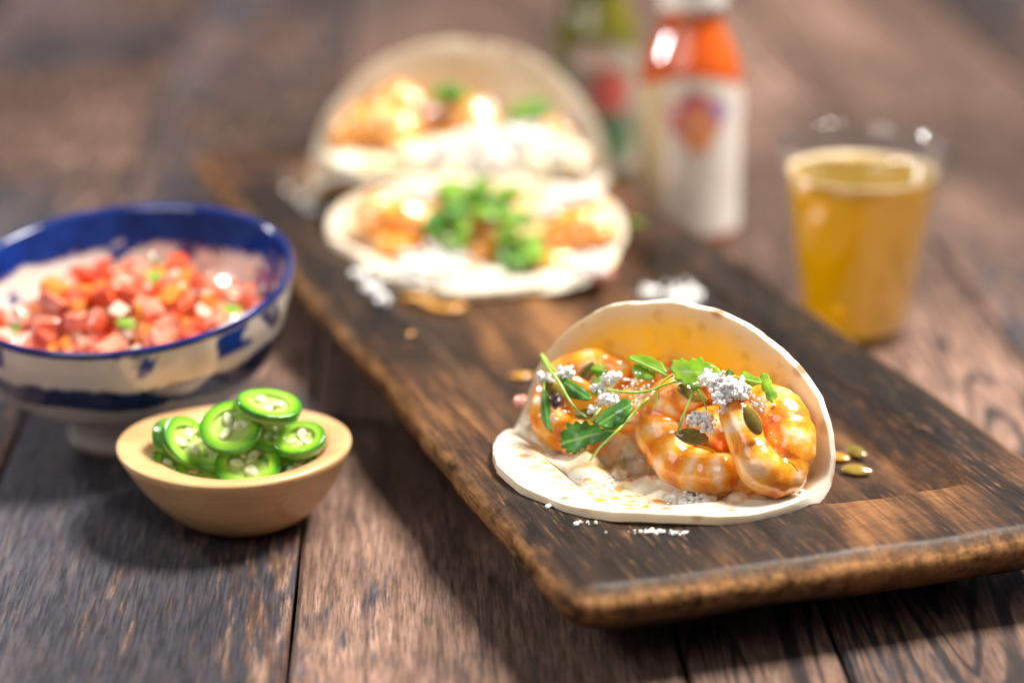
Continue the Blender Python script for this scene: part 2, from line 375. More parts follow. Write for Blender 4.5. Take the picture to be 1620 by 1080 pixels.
def tortilla(q, seed, label, fsc=1.0, bsc=1.0, sst=1.0):
    def bsm(u_, v_):
        t_ = 0
        for du in (-.009, 0, .009):
            for dv in (-.009, 0, .009): t_ += board_h(max(.004, min(LW - .004, u_ + du)), max(.004, min(LL, v_ + dv)))
        return t_ / 9
    tc = Taco(q); NR, NA = 44, 150; V = [tuple(tc.pt(0, 0))]; stain_glow = [1.0]; drip = [0.0]; N_ = []
    for i in range(1, NR + 1):
        for k in range(NA):
            ph = 2 * math.pi * k / NA; rr = i / NR
            w_ = 1 + .012 * nz(math.cos(ph) * 2 + seed, math.sin(ph) * 2) + .008 * nz(math.cos(ph) * 7, math.sin(ph) * 7 + seed) + .004 * nz(math.cos(ph) * 22, math.sin(ph) * 22 + seed)
            r = tc.R * rr * (1 + (w_ - 1) * rr); a_, t = r * math.cos(ph), r * math.sin(ph)
            p = tc.pt(a_, t * (fsc if t < 0 else bsc))
            p = p + tc.b * (.0011 * nz(a_ * 45, t * 45, seed)) * rr + Vector((0, 0, .0008 * nz(a_ * 60, t * 60, seed + 5) * rr + .0006))
            dd_ = Vector((p.x, p.y)) - BO; bu, bv_ = dd_.dot(BU), dd_.dot(BW)
            if bu > -.002 and bv_ > -.002:
                hb_ = bsm(bu, bv_) + .0012; dz_ = hb_ - p.z; p.z = p.z + max(0, dz_) if abs(dz_) > .004 else p.z + (dz_ + .004) ** 2 / .016
                p.z = max(p.z, board_h(max(0, min(LW, bu)), max(0, min(LL, bv_))) + .0022)
            if t < 0: # follow the dished board, drooping or riding on its rim
                p.z = p.z + .0010 * math.sin(ph * 5 + seed) * rr ** 3
            V.append(tuple(p)); ti = t / tc.R
            stain_glow.append(sst * max(0, min(1, (1 - rr) * 5.5)) * (1.0 if ti > -.05 else .15) * (1 - .55 * sstep((a_ / tc.R - .55) / .3)))  # sauce mask widened over the back flap to paint its backlit glow
            drip.append(1.0 * (ti < 0) * sstep((1 - rr) * 6 - .4))
    Fc = [(0, 1 + k, 1 + (k + 1) % NA) for k in range(NA)] + [tuple(reversed(f)) if False else (f[0], f[3], f[2], f[1]) for f in grid_faces(NR, NA, True, 1)]
    # shift mesh into a local frame so the texture sits on the object
    base = Vector((tc.cx, tc.cy, tc.h0)); V = [tuple(Vector(v) - base) for v in V]
    o = mk('tortilla', V, Fc, MT, attrs={'stain_glow': stain_glow, 'drip': drip}, loc=base)
    so = o.modifiers.new('thickness', 'SOLIDIFY'); so.thickness = .0036; so.offset = 0.3; so.use_even_offset = False
    bv = o.modifiers.new('round', 'BEVEL'); bv.width = .0012; bv.segments = 3; bv.limit_method = 'ANGLE'; bv.angle_limit = R_(50)
    tag(o, label, 'tortilla'); return tc
q1 = [.0662, .9105, .0288, -.57, .0670, 1.05, -.135, 1.44, .17, -.001, .0108, -.08, .12]
q2 = [-.0185, 1.2290, .0262, .08, .0765, 1.03, -.02, .86, -.10, .0004, .0123, .08, .16]
q3 = [-.0303, 1.3430, .0265, -.0397, .0852, 1.01, -.55, 1.40, .0, -.0077, .0075, -.03, .03]
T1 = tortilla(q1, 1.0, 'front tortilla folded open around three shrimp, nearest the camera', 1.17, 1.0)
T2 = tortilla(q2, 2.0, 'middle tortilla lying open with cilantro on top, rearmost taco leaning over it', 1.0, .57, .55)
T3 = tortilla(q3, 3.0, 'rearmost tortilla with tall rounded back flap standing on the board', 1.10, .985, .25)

# ------------------------------------------------------------------ shrimp
def shrimp(T, pts, label, nseg=6, seed=0, n=70, sides=26):
    P = []; base = None
    C = catmull([list(T.Q(x, y, b)) + [r] for x, y, b, r in pts], n)
    Ps = [Vector(c[:3]) for c in C]; Rr = []; seg = []
    for i in range(n):
        t = i / (n - 1); capr = min(1, math.sqrt(max(0, 1 - (1 - min(t / .07, 1)) ** 2)) + .05) * min(1, math.sqrt(max(0, 1 - (1 - min((1 - t) / .06, 1)) ** 2)) + .05)
        ph = (t * nseg) % 1; bul = .94 + .06 * math.sin(math.pi * ph) ** .5 - .05 * ph
        Rr.append(C[i][3] * capr * bul); seg.append(math.sin(math.pi * ph) ** 2)
    base = Ps[n // 2]; V, Fc = tube([p - base for p in Ps], Rr, sides); A = []
    V2 = []
    for k, v in enumerate(V):
        i = min(k // sides, n - 1); ax = Ps[i] - base; d = (Vector(v) - ax)
        nn = 1 + .09 * nz(v.x * 130 + seed, v.y * 130, v.z * 130) + .05 * nz(v.x * 380, v.y * 380 + seed, v.z * 380)
        V2.append(tuple(ax + d * nn)); A.append(seg[i])
    o = mk('shrimp', V2, Fc, MS, attrs={'seg': A}, loc=base); tag(o, label, 'shrimp'); return o
# front taco
shrimp(T1, [(1000, 606, .004, .005), (962, 584, .004, .0078), (912, 588, .000, .0082), (876, 622, -.004, .0086), (872, 664, -.010, .0088), (902, 690, -.014, .0080), (946, 690, -.012, .0060)], 'left curled shrimp in the front taco, under the large cilantro sprig', 6, 1)
shrimp(T1, [(1150, 598, .004, .0060), (1105, 612, .000, .0092), (1058, 640, -.006, .0098), (1044, 686, -.013, .0098), (1076, 734, -.019, .0098), (1122, 748, -.021, .0088), (1166, 742, -.020, .0066)], 'middle curled shrimp in the front taco with a pumpkin seed lying on it', 7, 2)
shrimp(T1, [(1088, 668, -.003, .0075), (1120, 672, -.005, .0085), (1160, 690, -.010, .0075)], 'inner body of glazed shrimp between middle and right shrimp of the front taco', 3, 5, 30, 20)
shrimp(T1, [(1152, 600, -.014, .0050), (1160, 640, -.019, .0064), (1178, 690, -.024, .0076), (1204, 742, -.026, .0090), (1234, 746, -.017, .0100), (1248, 706, -.010, .0108), (1238, 662, -.004, .0106), (1208, 640, .002, .0092), (1184, 650, .000, .0070)], 'right shrimp of the front taco, its pale strip crossing in front', 7, 3, 90)
shrimp(T1, [(1030, 596, .010, .006), (1060, 590, .010, .007), (1095, 594, .010, .006)], 'orange shrimp piece behind the cilantro leaves at the back of the front taco', 3, 4, 30, 18)
shrimp(T1, [(985, 628, -.002, .006), (1002, 652, -.006, .007), (1000, 684, -.012, .006)], 'small shrimp piece between left and middle shrimp of the front taco', 3, 7, 30, 18)
# middle taco
shrimp(T2, [(580, 362, -.010, .0085), (624, 346, -.010, .0115), (668, 358, -.014, .0090), (670, 378, -.018, .0075)], 'left orange shrimp in the middle taco', 5, 8, 40, 20)
shrimp(T2, [(566, 352, -.004, .0065), (590, 330, -.002, .0085), (620, 326, .000, .0070)], 'shrimp piece at the far left back of the middle taco', 4, 18, 30, 18)
shrimp(T2, [(905, 338, -.004, .0065), (936, 332, -.003, .0080), (962, 346, -.006, .0065)], 'shrimp piece at the far right back of the middle taco', 4, 19, 30, 18)
shrimp(T2, [(716, 352, -.006, .0075), (752, 348, -.010, .0105), (792, 364, -.016, .0100), (780, 392, -.022, .0085), (736, 396, -.024, .0080)], 'central shrimp in the middle taco beneath the cilantro', 6, 9, 50, 20)
shrimp(T2, [(862, 384, -.018, .0065), (896, 362, -.014, .0105), (940, 364, -.016, .0115), (950, 392, -.022, .0095)], 'right orange shrimp in the middle taco', 5, 10, 40, 20)
shrimp(T2, [(600, 388, -.020, .006), (648, 394, -.026, .007), (690, 392, -.026, .006)], 'lower left shrimp piece in the middle taco above the cheese', 4, 11, 30, 18)
shrimp(T2, [(830, 412, -.034, .0060), (868, 420, -.038, .0080), (906, 412, -.036, .0065)], 'lower right shrimp piece in the middle taco', 4, 16, 30, 18)
shrimp(T2, [(690, 330, -.004, .0060), (716, 318, -.002, .0080), (744, 322, -.004, .0060)], 'upper shrimp piece behind the cilantro of the middle taco', 4, 17, 30, 18)
# rear taco
shrimp(T3, [(538, 250, -.010, .0070), (552, 214, -.006, .0110), (592, 196, -.004, .0130), (634, 210, -.010, .0120), (630, 244, -.020, .0100)], 'large left shrimp in the rearmost taco', 6, 12, 50, 20)
shrimp(T3, [(594, 190, .002, .0085), (626, 164, .004, .0115), (660, 178, .002, .0095)], 'upper left shrimp in the rearmost taco', 4, 13, 40, 20)
shrimp(T3, [(668, 206, -.004, .0080), (706, 186, -.002, .0115), (752, 188, -.004, .0110), (768, 214, -.012, .0085)], 'central shrimp in the rearmost taco', 5, 14, 40, 20)
shrimp(T3, [(838, 222, -.004, .0070), (872, 212, -.002, .0085), (898, 226, -.006, .0070)], 'small right shrimp in the rearmost taco', 4, 15, 30, 18)

# ------------------------------------------------------------------ creamy slaw, cheese
def lump(name, centres, mat, label, cat, seed=0, amp=.25, kind=None, group=None):
    """joined soft lumps: list of (point, rx, ry, rz)"""
    V = []; Fc = []; base = centres[0][0]; rg = random.Random(seed)
    for c, rx, ry, rz in centres:
        o = len(V); m = Matrix.Rotation(rg.uniform(0, 6.28), 3, 'Z')
        for v in ICO3[0]:
            k = 1 + amp * nz(v.x * 1.7 + seed + o, v.y * 1.7, v.z * 1.7) + amp * .5 * nz(v.x * 4.5, v.y * 4.5 + seed, v.z * 4.5)
            q = m @ Vector((v.x * rx * k, v.y * ry * k, v.z * rz * k)); V.append(tuple(q + c - base))
        Fc += [tuple(x + o for x in f) for f in ICO3[1]]
    o = mk(name, V, Fc, mat, loc=base); tag(o, label, cat, group, kind); return o
for k_, (x_, y_, s_x) in enumerate(((868, 676, .0048), (888, 700, .0052), (838, 668, .0040), (925, 724, .0050), (978, 752, .0048), (1032, 772, .0052), (1076, 784, .0046), (1120, 788, .0048), (1232, 782, .0038))):
    lump('cabbage_piece', [(T1.floor(x_, y_, .003), s_x, s_x * .8, s_x * .75)], M_cream, ['pale cabbage piece at the left end under the left shrimp', 'pale cabbage piece under the left shrimp of the front taco', 'outermost left cabbage piece in the front taco', 'pale cabbage piece below the large cilantro sprig', 'creamy cabbage piece left of the middle shrimp of the front taco', 'creamy cabbage piece below the left of the middle shrimp', 'creamy cabbage piece right below the middle shrimp', 'creamy cabbage piece between the middle and the right shrimp', 'creamy cabbage piece below the right shrimp of the front taco'][k_], 'cabbage', 80 + k_, .5)
rg = random.Random(11)
def patch(T, poly, hmax, label, seed, mat=M_cream, n=90, wavy=1.0):
    """a smeared mound lying on the front flap; its outline given in layout positions"""
    pts = [T.floor(x, y, .0004) for x, y in poly]; cen = sum(pts, Vector()) / len(pts)
    P = catmull([list(p) for p in pts + [pts[0]]], n + 1)[:-1]; NR = 26; V = []; Fc = []
    for i in range(NR + 1):
        r = i / NR
        for k in range(n):
            p = cen.lerp(Vector(P[k]), r); p = Vector((p.x, p.y, 0)); a_ = (p - Vector((T.cx, T.cy, 0))).dot(T.a) / T.kx; bb = (p - Vector((T.cx, T.cy, 0))).dot(T.b)
            t = min(float(np.interp(bb - T.ks * (a_ / T.R) ** 2 * T.R, T.B, T.T)), T.t0)
            fz = T.pt(a_, t).z + .0012
            e = (1 - r ** 2.2); hh = hmax * e * (.55 + .45 * nz(p.x * 55 + seed, p.y * 55) * 2 + .3 * nz(p.x * 150, p.y * 150 + seed)) + .0007 * wavy * e * nz(p.x * 400, p.y * 400)
            V.append((p.x - cen.x, p.y - cen.y, fz + max(hh, -.0002 if r < .97 else -.001) - (.0012 if r > .98 else 0) - T.h0))
    Fc = [(f[0], f[1], f[2], f[3]) for f in grid_faces(NR + 1, n, True)]
    o = mk('creamy_slaw', V, Fc, mat, loc=(cen.x, cen.y, T.h0)); tag(o, label, 'slaw'); return o
patch(T1, [(812, 690), (850, 735), (905, 775), (985, 800), (1070, 808), (1150, 800), (1215, 785), (1190, 742), (1100, 720), (1000, 690), (900, 660), (840, 655)], .010, 'creamy slaw spread over the lower flap of the front taco', 3)
patch(T2, [(550, 372), (580, 412), (640, 440), (720, 456), (820, 462), (900, 456), (960, 430), (972, 385), (880, 360), (760, 350), (650, 350)], .009, 'creamy slaw under the shrimp of the middle taco', 5)
patch(T3, [(530, 262), (600, 268), (700, 268), (800, 270), (900, 276), (930, 262), (880, 240), (760, 225), (640, 230), (560, 240)], .012, 'creamy white slaw under the shrimp of the rearmost taco', 7)
lump('cabbage_piece', [(T1.floor(1000, 722, .004) + Vector((0, 0, .002)), .0055, .0045, .0065), (T1.floor(1010, 738, .004), .005, .004, .004)], M_cream, 'pale cabbage chunk under the middle shrimp of the front taco', 'cabbage', 21)
lump('cabbage_piece', [(T1.floor(956, 740, .003), .0042, .0036, .0055)], M_cream, 'small pale cabbage chunk below the cilantro leaf in the front taco', 'cabbage', 22)
M_nut = simple('pale_cream_lump', (.70, .52, .32), .4, (.88, .78, .58), 120, sss=.2, sssr=(.003, .002, .001), ssss=.4, bump=(400, .5, .0006))
lump('cabbage_piece', [(T1.floor(1166, 792, .002), .0056, .0046, .0038)], M_nut, 'tan creamy lump on the flap below the right shrimp of the front taco', 'cabbage', 23)
M_pink = simple('pink_tomato_bit', (.72, .22, .13), .25, (.86, .48, .38), 200, sss=.3, sssr=(.004, .002, .001), ssss=.4, coat=.8)
lump('tomato_bit', [(T1.floor(993, 768, .002), .0035, .0028, .0024)], M_pink, 'small pink tomato bit in the slaw of the front taco', 'tomato', 24)
lump('tomato_bit', [(T1.floor(826, 636, .004), .0040, .0030, .0030)], M_pink, 'pink slaw bit sticking out at the left end of the front taco', 'tomato', 25)
lump('tomato_bit', [(T2.floor(950, 430, .003), .009, .006, .006)], M_pink, 'pink slaw bit at the right end of the middle taco', 'tomato', 26)
def crumbs(label, places, seed, rmin=.0004, rmax=.0012, name='cheese_crumbs', tmpl=ICO1, mat=None):
    """places: list of (centre, spread vec, n)"""
    rg = random.Random(seed); V = []; Fc = []; base = places[0][0]
    for c, s, n in places:
        for _ in range(n):
            r = rmin + (rmax * 1.12 - rmin) * rg.random() ** 2.0; p = Vector((rg.gauss(0, s[0]), rg.gauss(0, s[1]), abs(rg.gauss(0, s[2])) if len(s) < 4 else rg.gauss(0, s[2]))); m = rmat(rg); o = len(V)
            sx, sy, sz = rg.uniform(.7, 1.3), rg.uniform(.7, 1.3), rg.uniform(.7, 1.2)
            for v in tmpl[0]:
                q = m @ Vector((v.x * sx, v.y * sy, v.z * sz)); q *= r * rg.uniform(.8, 1.2); V.append(tuple(q + c + p - base))
            Fc += [tuple(x + o for x in f) for f in tmpl[1]]
    o = mk(name, V, Fc, mat or M_crumb, smooth=True, loc=base); tag(o, label, 'cheese', kind='stuff'); return o
def cl(T, lst, sx=1, n=1): # px,py,b,spread px,count
    k = .000245 if T is T1 else (.00033 if T is T2 else .00037)
    return [(T.Q(x, y, b), (s * k, s * k * .6, s * k * .6, 0), int(c)) for x, y, b, s, c in lst]
def core(T, lst, k):
    return [(T.Q(x, y, b), s * k, s * k * .8, s * k * .8) for x, y, b, s in lst]
lump('cheese_chunk', core(T1, [(1150, 614, -.019, 17), (1128, 604, -.017, 12), (1168, 620, -.019, 9)], .000245), M_crumb, 'white cheese chunk inside the large crumb heap of the front taco', 'cheese', 71, .5)
lump('cheese_chunk', core(T1, [(1107, 663, -.021, 13), (1120, 674, -.022, 8)], .000245), M_crumb, 'white cheese chunk in the hollow of the middle shrimp of the front taco', 'cheese', 72, .5)
lump('cheese_chunk', core(T1, [(966, 598, -.014, 9)], .000245), M_crumb, 'white cheese chunk beside the small lobed leaf of the front taco', 'cheese', 73, .5)
lump('cheese_chunk', core(T1, [(961, 632, -.019, 9)], .000245), M_crumb, 'white cheese chunk above the folded leaf of the front taco', 'cheese', 74, .5)
lump('cheese_chunk', core(T1, [(892, 590, -.016, 9)], .000245), M_crumb, 'white cheese chunk above the oval leaf of the front taco', 'cheese', 75, .5)
lump('creamy_slaw', [(T3.Q(x, y, b), .016, .011, .0125) for x, y, b in ((650, 262, -.040), (700, 250, -.036), (750, 240, -.032), (800, 238, -.032), (850, 246, -.034), (900, 258, -.038), (780, 264, -.044), (840, 266, -.046), (720, 268, -.046))] + [(T3.Q(x, y, b), .014, .011, .006) for x, y, b in ((590, 262, -.040), (545, 258, -.034))], M_cream, 'white heaped slaw and cheese filling the front of the rearmost taco', 'slaw', 76, .35)
crumbs('large heap of white crumbled cheese on top of the right shrimp in the front taco', cl(T1, [(1122, 600, -.020, 8, 90), (1150, 612, -.022, 12, 280), (1168, 620, -.022, 7, 110), (1142, 632, -.026, 7, 60)]), 31, .0005, .0013)
crumbs('small clump of white crumbled cheese in the middle shrimp\'s hollow of the front taco', cl(T1, [(1106, 662, -.024, 8, 180), (1122, 676, -.025, 5, 40)]), 32, .0005, .0013)
crumbs('white crumbled cheese on the left shrimp beside the oval leaf in the front taco', cl(T1, [(893, 590, -.018, 7, 70), (968, 596, -.016, 6, 120), (962, 632, -.022, 7, 110), (940, 646, -.025, 5, 45), (950, 612, -.018, 6, 50), (862, 598, -.018, 6, 40)]), 33, .0005, .0012)
crumbs('scattered cheese specks along the bare shrimp top between the two stems of the front taco', cl(T1, [(1000, 608, -.010, 18, 45), (1020, 628, -.012, 14, 45), (1180, 650, -.020, 22, 30), (1150, 650, -.026, 8, 35), (1198, 640, -.014, 9, 30), (880, 650, -.022, 18, 14)]), 34, .0003, .0008)
crumbs('cheese crumbs sprinkled on the lower flap of the front tortilla', [(T1.floor(x, y, .0035), (s * .00025, s * .0004, .0004), n) for x, y, s, n in ((950, 768, 12, 60), (1080, 792, 14, 90), (1000, 720, 10, 40), (1105, 798, 9, 60), (890, 720, 18, 20), (1255, 778, 8, 40))], 35, .0004, .0012)
crumbs('white cheese crumbs fallen on the board along the front tortilla\'s lower edge', [(on_board(x, y, .0005), (s * .00025, .0007, .0002), n) for x, y, s, n in ((868, 800, 3, 12), (884, 801, 3, 26), (925, 827, 10, 12), (1000, 836, 14, 44), (1030, 841, 16, 44), (1075, 843, 10, 16), (830, 760, 12, 5), (850, 780, 10, 5))], 36, .0003, .0009)
crumbs('white cheese heap at the front of the middle taco\'s flap', [(T2.floor(x, y, .006), (s * .00033, s * .0006, .004), n) for x, y, s, n in ((690, 424, 22, 260), (660, 436, 16, 110), (725, 412, 12, 90), (930, 428, 12, 60))], 37, .0008, .0024)
crumbs('white cheese heap on the right shrimp of the middle taco', cl(T2, [(895, 322, -.006, 18, 220), (925, 312, -.006, 12, 120), (868, 336, -.010, 9, 60)]), 38, .0008, .0022)
crumbs('white cheese on the left shrimp of the middle taco', cl(T2, [(665, 308, -.004, 10, 110), (640, 312, -.004, 9, 80), (612, 334, -.008, 9, 70)]), 39, .0008, .0020)
crumbs('broad drift of white cheese across the front of the rearmost taco', cl(T3, [(700, 238, -.050, 14, 70), (760, 222, -.046, 16, 130), (820, 220, -.044, 16, 150), (880, 240, -.046, 12, 60), (790, 250, -.056, 24, 90), (765, 178, .000, 9, 70), (842, 210, -.01, 16, 120)]), 40, .0010, .0026)
crumbs('white crumbled cheese lying on the board between the tacos', [(on_board(1084, 478, .002), (.0055, .006, .003), 130), (on_board(1028, 464, .001), (.003, .004, .001), 26)], 41, .0008, .0022)
crumbs('pale cheese smear on the board\'s left rim beside the middle taco', [(on_board(572, 436, .001), (.0022, .004, .0006), 30), (on_board(590, 455, .001), (.0025, .005, .0006), 40), (on_board(606, 474, .001), (.002, .004, .0006), 24)], 42, .0007, .0015)
crumbs('pale cheese bits on the board\'s left rim left of the rearmost taco', [(on_board(480, 325, .001), (.007, .012, .001), 60)], 43, .0008, .0020)

# ------------------------------------------------------------------ pumpkin seeds
def seed_mesh():
    V = []
    for v in ICO3[0]:
        x = v.x; tp = 1 - .45 * max(0, x) ** 2.2
        V.append((x * 1.0, v.y * .52 * tp, v.z * (.24 - .05 * abs(v.y)) * tp))
    return V, ICO3[1]
SV, SF = seed_mesh()
def seed(p, dx, dup, size, label, mat=None, group=None):
    dx = Vector(dx).normalized(); n = Vector(dup); n = (n - dx * n.dot(dx)).normalized(); y = n.cross(dx)
    m = Matrix((dx, y, n)).transposed()
    o = mk('pumpkin_seed', [tuple(Vector(v) * size) for v in SV], SF, mat or M_seed); o.matrix_world = Matrix.Translation(p) @ m.to_4x4()
    tag(o, label, 'pumpkin seed', group); return o
s_ = .0062
X, Z = Vector((1, 0, 0)), Vector((0, 0, 1))
seed(on_board(1322, 722, .0018), (-1, .5, 0), (0, -.2, 1), s_, 'leftmost orange seed of the three on the board right of the front taco', M_seedo)
seed(on_board(1352, 713, .0030), (-.7, .8, .1), (0, -.5, 1), s_, 'upper seed of the three on the board right of the front taco')
seed(on_board(1356, 743, .0022), (1, -.25, 0), (0, -.35, 1), s_ * 1.05, 'lower olive seed of the three on the board right of the front taco', simple('light_olive_seed', (.22, .16, .02), .22, (.42, .28, .04), 150, coat=1.0, coatr=.06))
seed(T1.Q(1190, 664, -.030), (-.50, 0, .86), (.6, -.9, .3), s_ * 1.1, 'olive pumpkin seed standing on the right shrimp of the front taco')
seed(T1.Q(1094, 690, -.026), (-1, 0, .18), (.2, -.8, .7), s_ * 1.1, 'olive pumpkin seed lying across the middle shrimp of the front taco')
seed(T1.Q(1096, 622, -.012), (1, .1, -.5), (0, -.7, .7), s_ * 1.1, 'dark pumpkin seed under the serrated leaf on the middle shrimp')
seed(T1.Q(916, 606, -.013), (-.9, 0, .45), (0, -.7, .8), s_ * .9, 'yellow seed behind the oval leaf on the left shrimp', M_seedo)
seed(T1.Q(928, 590, -.009), (.5, 0, .9), (.2, -.9, .3), s_ * .9, 'upright seed beside the small cilantro leaf on the left shrimp')
seed(T1.Q(876, 616, -.016), (-.8, 0, .7), (0, -.9, .5), s_ * 1.0, 'dark seed at the far left of the left shrimp')
seed(T1.Q(926, 655, -.023), (1, 0, .1), (0, -.9, .5), s_ * .7, 'small seed in the hollow of the left shrimp')
seed(on_board(826, 594, .002), (1, .3, 0), (0, 0, 1), s_ * .95, 'orange seed on the board left of the front taco', M_seedo)
for (x, y, a, lb) in ((652, 470, .2, 'left orange seed on the board in front of the middle taco'), (676, 478, 2.0, 'second orange seed from the left in front of the middle taco'), (702, 487, -.3, 'third orange seed in front of the middle taco, lying lowest'), (722, 486, .9, 'rightmost orange seed in front of the middle taco'), (650, 527, 1.0, 'lone orange crumb of seed on the board in front of the middle taco')):
    seed(on_board(x, y, .0025), (math.cos(a), math.sin(a), 0), (0, 0, 1), s_ * (1.15 if y < 500 else .5), lb, M_seedo)
M_cab = simple('purple_bean_dark', (.045, .015, .02), .3, (.10, .035, .04), 200, coat=.6)
lump('dark_bean', [(T3.Q(896, 208, .002), .006, .004, .005)], M_cab, 'dark bean piece at the right end of the rearmost taco', 'bean', 44)
lump('dark_bean', [(T1.Q(880, 634, -.019), .0050, .003, .0032)], M_cab, 'dark charred bit on the left shrimp of the front taco', 'bean', 45)
lump('dark_bean', [(T3.Q(694, 186, -.012), .004, .004, .006)], M_cab, 'dark charred bit on the central shrimp of the rearmost taco', 'bean', 46)

# ------------------------------------------------------------------ cilantro
def leaf_mesh(T, poly, b0, curl, teeth, toothlen, seed, slope=0.0, mid=None):
    pts = [Vector((x, y, 0)) for x, y in poly]; out = []
    P = catmull([[p.x, p.y] for p in pts + [pts[0]]], 72 + 1)[:-1] if not teeth else None
    if teeth:
        n = 120; P0 = catmull([[p.x, p.y] for p in pts + [pts[0]]], n + 1)[:-1]; c0 = P0.mean(0); P = []
        for k in range(n):
            d = P0[k] - c0; L = np.hypot(*d); ph = (k * teeth / n) % 1; tt = toothlen * (1 - abs(2 * ph - 1) ** 1.2) * (.6 + .6 * abs(nz(k * .13, seed))); P.append(P0[k] + d / L * (tt - toothlen * .3))
        P = np.array(P)
    n = len(P); c = P.mean(0); V = []; vein = []; NR = 7
    ys = P[:, 1]; size = max(np.ptp(P[:, 0]), np.ptp(P[:, 1]))
    if mid is None:
        # principal axis
        u, s, vt = np.linalg.svd(P - c); axv = vt[0]
    else: axv = np.array(mid) / np.hypot(*mid)
    for i in range(NR + 1):
        r = i / NR
        for k in range(n):
            q = c + (P[k] - c) * r; d = q - c; across = d[0] * -axv[1] + d[1] * axv[0]; along = d @ axv
            bb = b0 + curl * (across / size) ** 2 * 4 * .004 + curl * .0012 * nz(q[0] * .05, q[1] * .05, seed) - slope * (q[1] - c[1]) * .00025
            V.append(T.Q(q[0], q[1], bb)); s1 = max(0, 1 - abs(across) / (size * .035))
            rad = abs(math.sin(math.atan2(across, along + size * .45) * 5.0)); s2 = max(0, 1 - rad * 7) * .6
            vein.append(max(s1, s2))
    Fc = grid_faces(NR + 1, n, True); return V, Fc, vein
def leaf(T, parent, poly, b0, mat, curl=1.0, teeth=0, tl=5, seed=0, slope=1.0, mid=None, thick=.0002):
    V, Fc, vein = leaf_mesh(T, poly, b0, curl, teeth, tl, seed, slope, mid); base = Vector(parent.location)
    o = mk('leaf', [tuple(v - base) for v in V], Fc, mat, parent, attrs={'vein': vein})
    so = o.modifiers.new('thickness', 'SOLIDIFY'); so.thickness = thick; so.offset = 0; return o
def stem(T, parent, pts, r0, r1, name='stem', mat=None):
    C = catmull([list(T.Q(x, y, b)) for x, y, b in pts], 26); base = Vector(parent.location)
    V, Fc = tube([Vector(c) - base for c in C], [r0 + (r1 - r0) * i / 25 for i in range(26)], 8); return mk(name, V, Fc, mat or M_stem, parent)
def sprig(T, px, py, b, label, group=None):
    o = empty('cilantro_sprig', T.Q(px, py, b)); tag(o, label, 'cilantro', group); return o
# left big sprig
e = sprig(T1, 935, 690, -.03, 'large cilantro sprig with a dark folded serrated leaf over the left shrimp')
leaf(T1, e, [(886, 694), (897, 673), (912, 668), (931, 669), (953, 677), (972, 682), (955, 696), (934, 703), (920, 710), (912, 716), (898, 714), (889, 704)], -.0330, M_leafd, 1.2, 15, 9, 3)
leaf(T1, e, [(936, 668), (944, 660), (957, 648), (972, 640), (988, 630), (998, 634), (1002, 645), (993, 660), (979, 676), (966, 680), (950, 674)], -.0305, M_leafd, 1.6, 0, 0, 5)
stem(T1, e, [(1026, 629, -.018), (1000, 656, -.026), (974, 684, -.036), (950, 706, -.037), (934, 728, -.034)], .00062, .00048)
stem(T1, e, [(950, 646, -.028), (942, 656, -.033), (931, 670, -.034)], .0004, .0004)
e = sprig(T1, 880, 600, -.018, 'cilantro sprig with a smooth oval leaf arching over the left shrimp')
leaf(T1, e, [(885, 595), (894, 597), (903, 602), (917, 610), (930, 620), (936, 628), (930, 633), (914, 632), (900, 627), (890, 614), (885, 603)], -.0235, M_leafd, 1.3, 0, 0, 7)
stem(T1, e, [(857, 561, -.008), (868, 582, -.017), (884, 604, -.0245), (900, 632, -.027), (915, 650, -.028), (928, 660, -.029)], .0008, .0004)
stem(T1, e, [(862, 566, -.009), (875, 584, -.014), (888, 597, -.020)], .0005, .0004)
leaf(T1, e, [(856, 622), (862, 612), (870, 634), (872, 652), (869, 664), (875, 684), (864, 676), (856, 660), (855, 640)], -.0270, M_leafd, .8, 0, 0, 8)
stem(T1, e, [(858, 566, -.009), (860, 590, -.016), (861, 618, -.0265)], .0003, .0003)
e = sprig(T1, 1000, 615, -.02, 'thin arching cilantro stem with small lobed leaf crossing the middle of the front taco')
leaf(T1, e, [(934, 582), (942, 578), (946, 571), (949, 581), (958, 576), (955, 584), (965, 586), (953, 594), (946, 596), (938, 590)], -.0165, M_leaf, 1, 8, 4, 9)
leaf(T1, e, [(944, 594), (951, 597), (955, 612), (951, 622), (940, 625), (936, 617), (938, 602)], -.0180, M_leaf, 1, 7, 3, 10)
stem(T1, e, [(954, 614, -.0185), (978, 619, -.021), (1004, 621, -.021), (1030, 617, -.019), (1056, 607, -.017), (1080, 602, -.0165)], .00055, .0005)
stem(T1, e, [(1036, 616, -.019), (1050, 602, -.016), (1066, 593, -.0135)], .00045, .0004)
stem(T1, e, [(1041, 613, -.018), (1039, 630, -.020), (1037, 646, -.022)], .0004, .0003)
e = sprig(T1, 1025, 580, -.002, 'bright oval cilantro leaf with pale midrib against the back flap of the front taco')
leaf(T1, e, [(994, 564), (1004, 562), (1018, 562), (1034, 567), (1048, 576), (1054, 588), (1042, 590), (1024, 584), (1006, 574)], -.006, M_leaf, 1, 8, 3, 11)
leaf(T1, e, [(1000, 580), (1008, 576), (1024, 584), (1036, 592), (1030, 600), (1012, 600), (1002, 592)], -.008, M_leaf, .6, 6, 3, 12)
stem(T1, e, [(996, 567, -.0085), (1024, 579, -.0095), (1056, 594, -.0115)], .0006, .0005)
e = sprig(T1, 1100, 590, -.012, 'bright serrated cilantro leaf under the big cheese heap of the front taco')
leaf(T1, e, [(1062, 576), (1074, 568), (1090, 570), (1106, 566), (1118, 573), (1132, 582), (1144, 590), (1120, 598), (1104, 600), (1108, 616), (1092, 612), (1078, 604), (1066, 594)], -.0145, M_leaf, 1, 14, 9, 13)
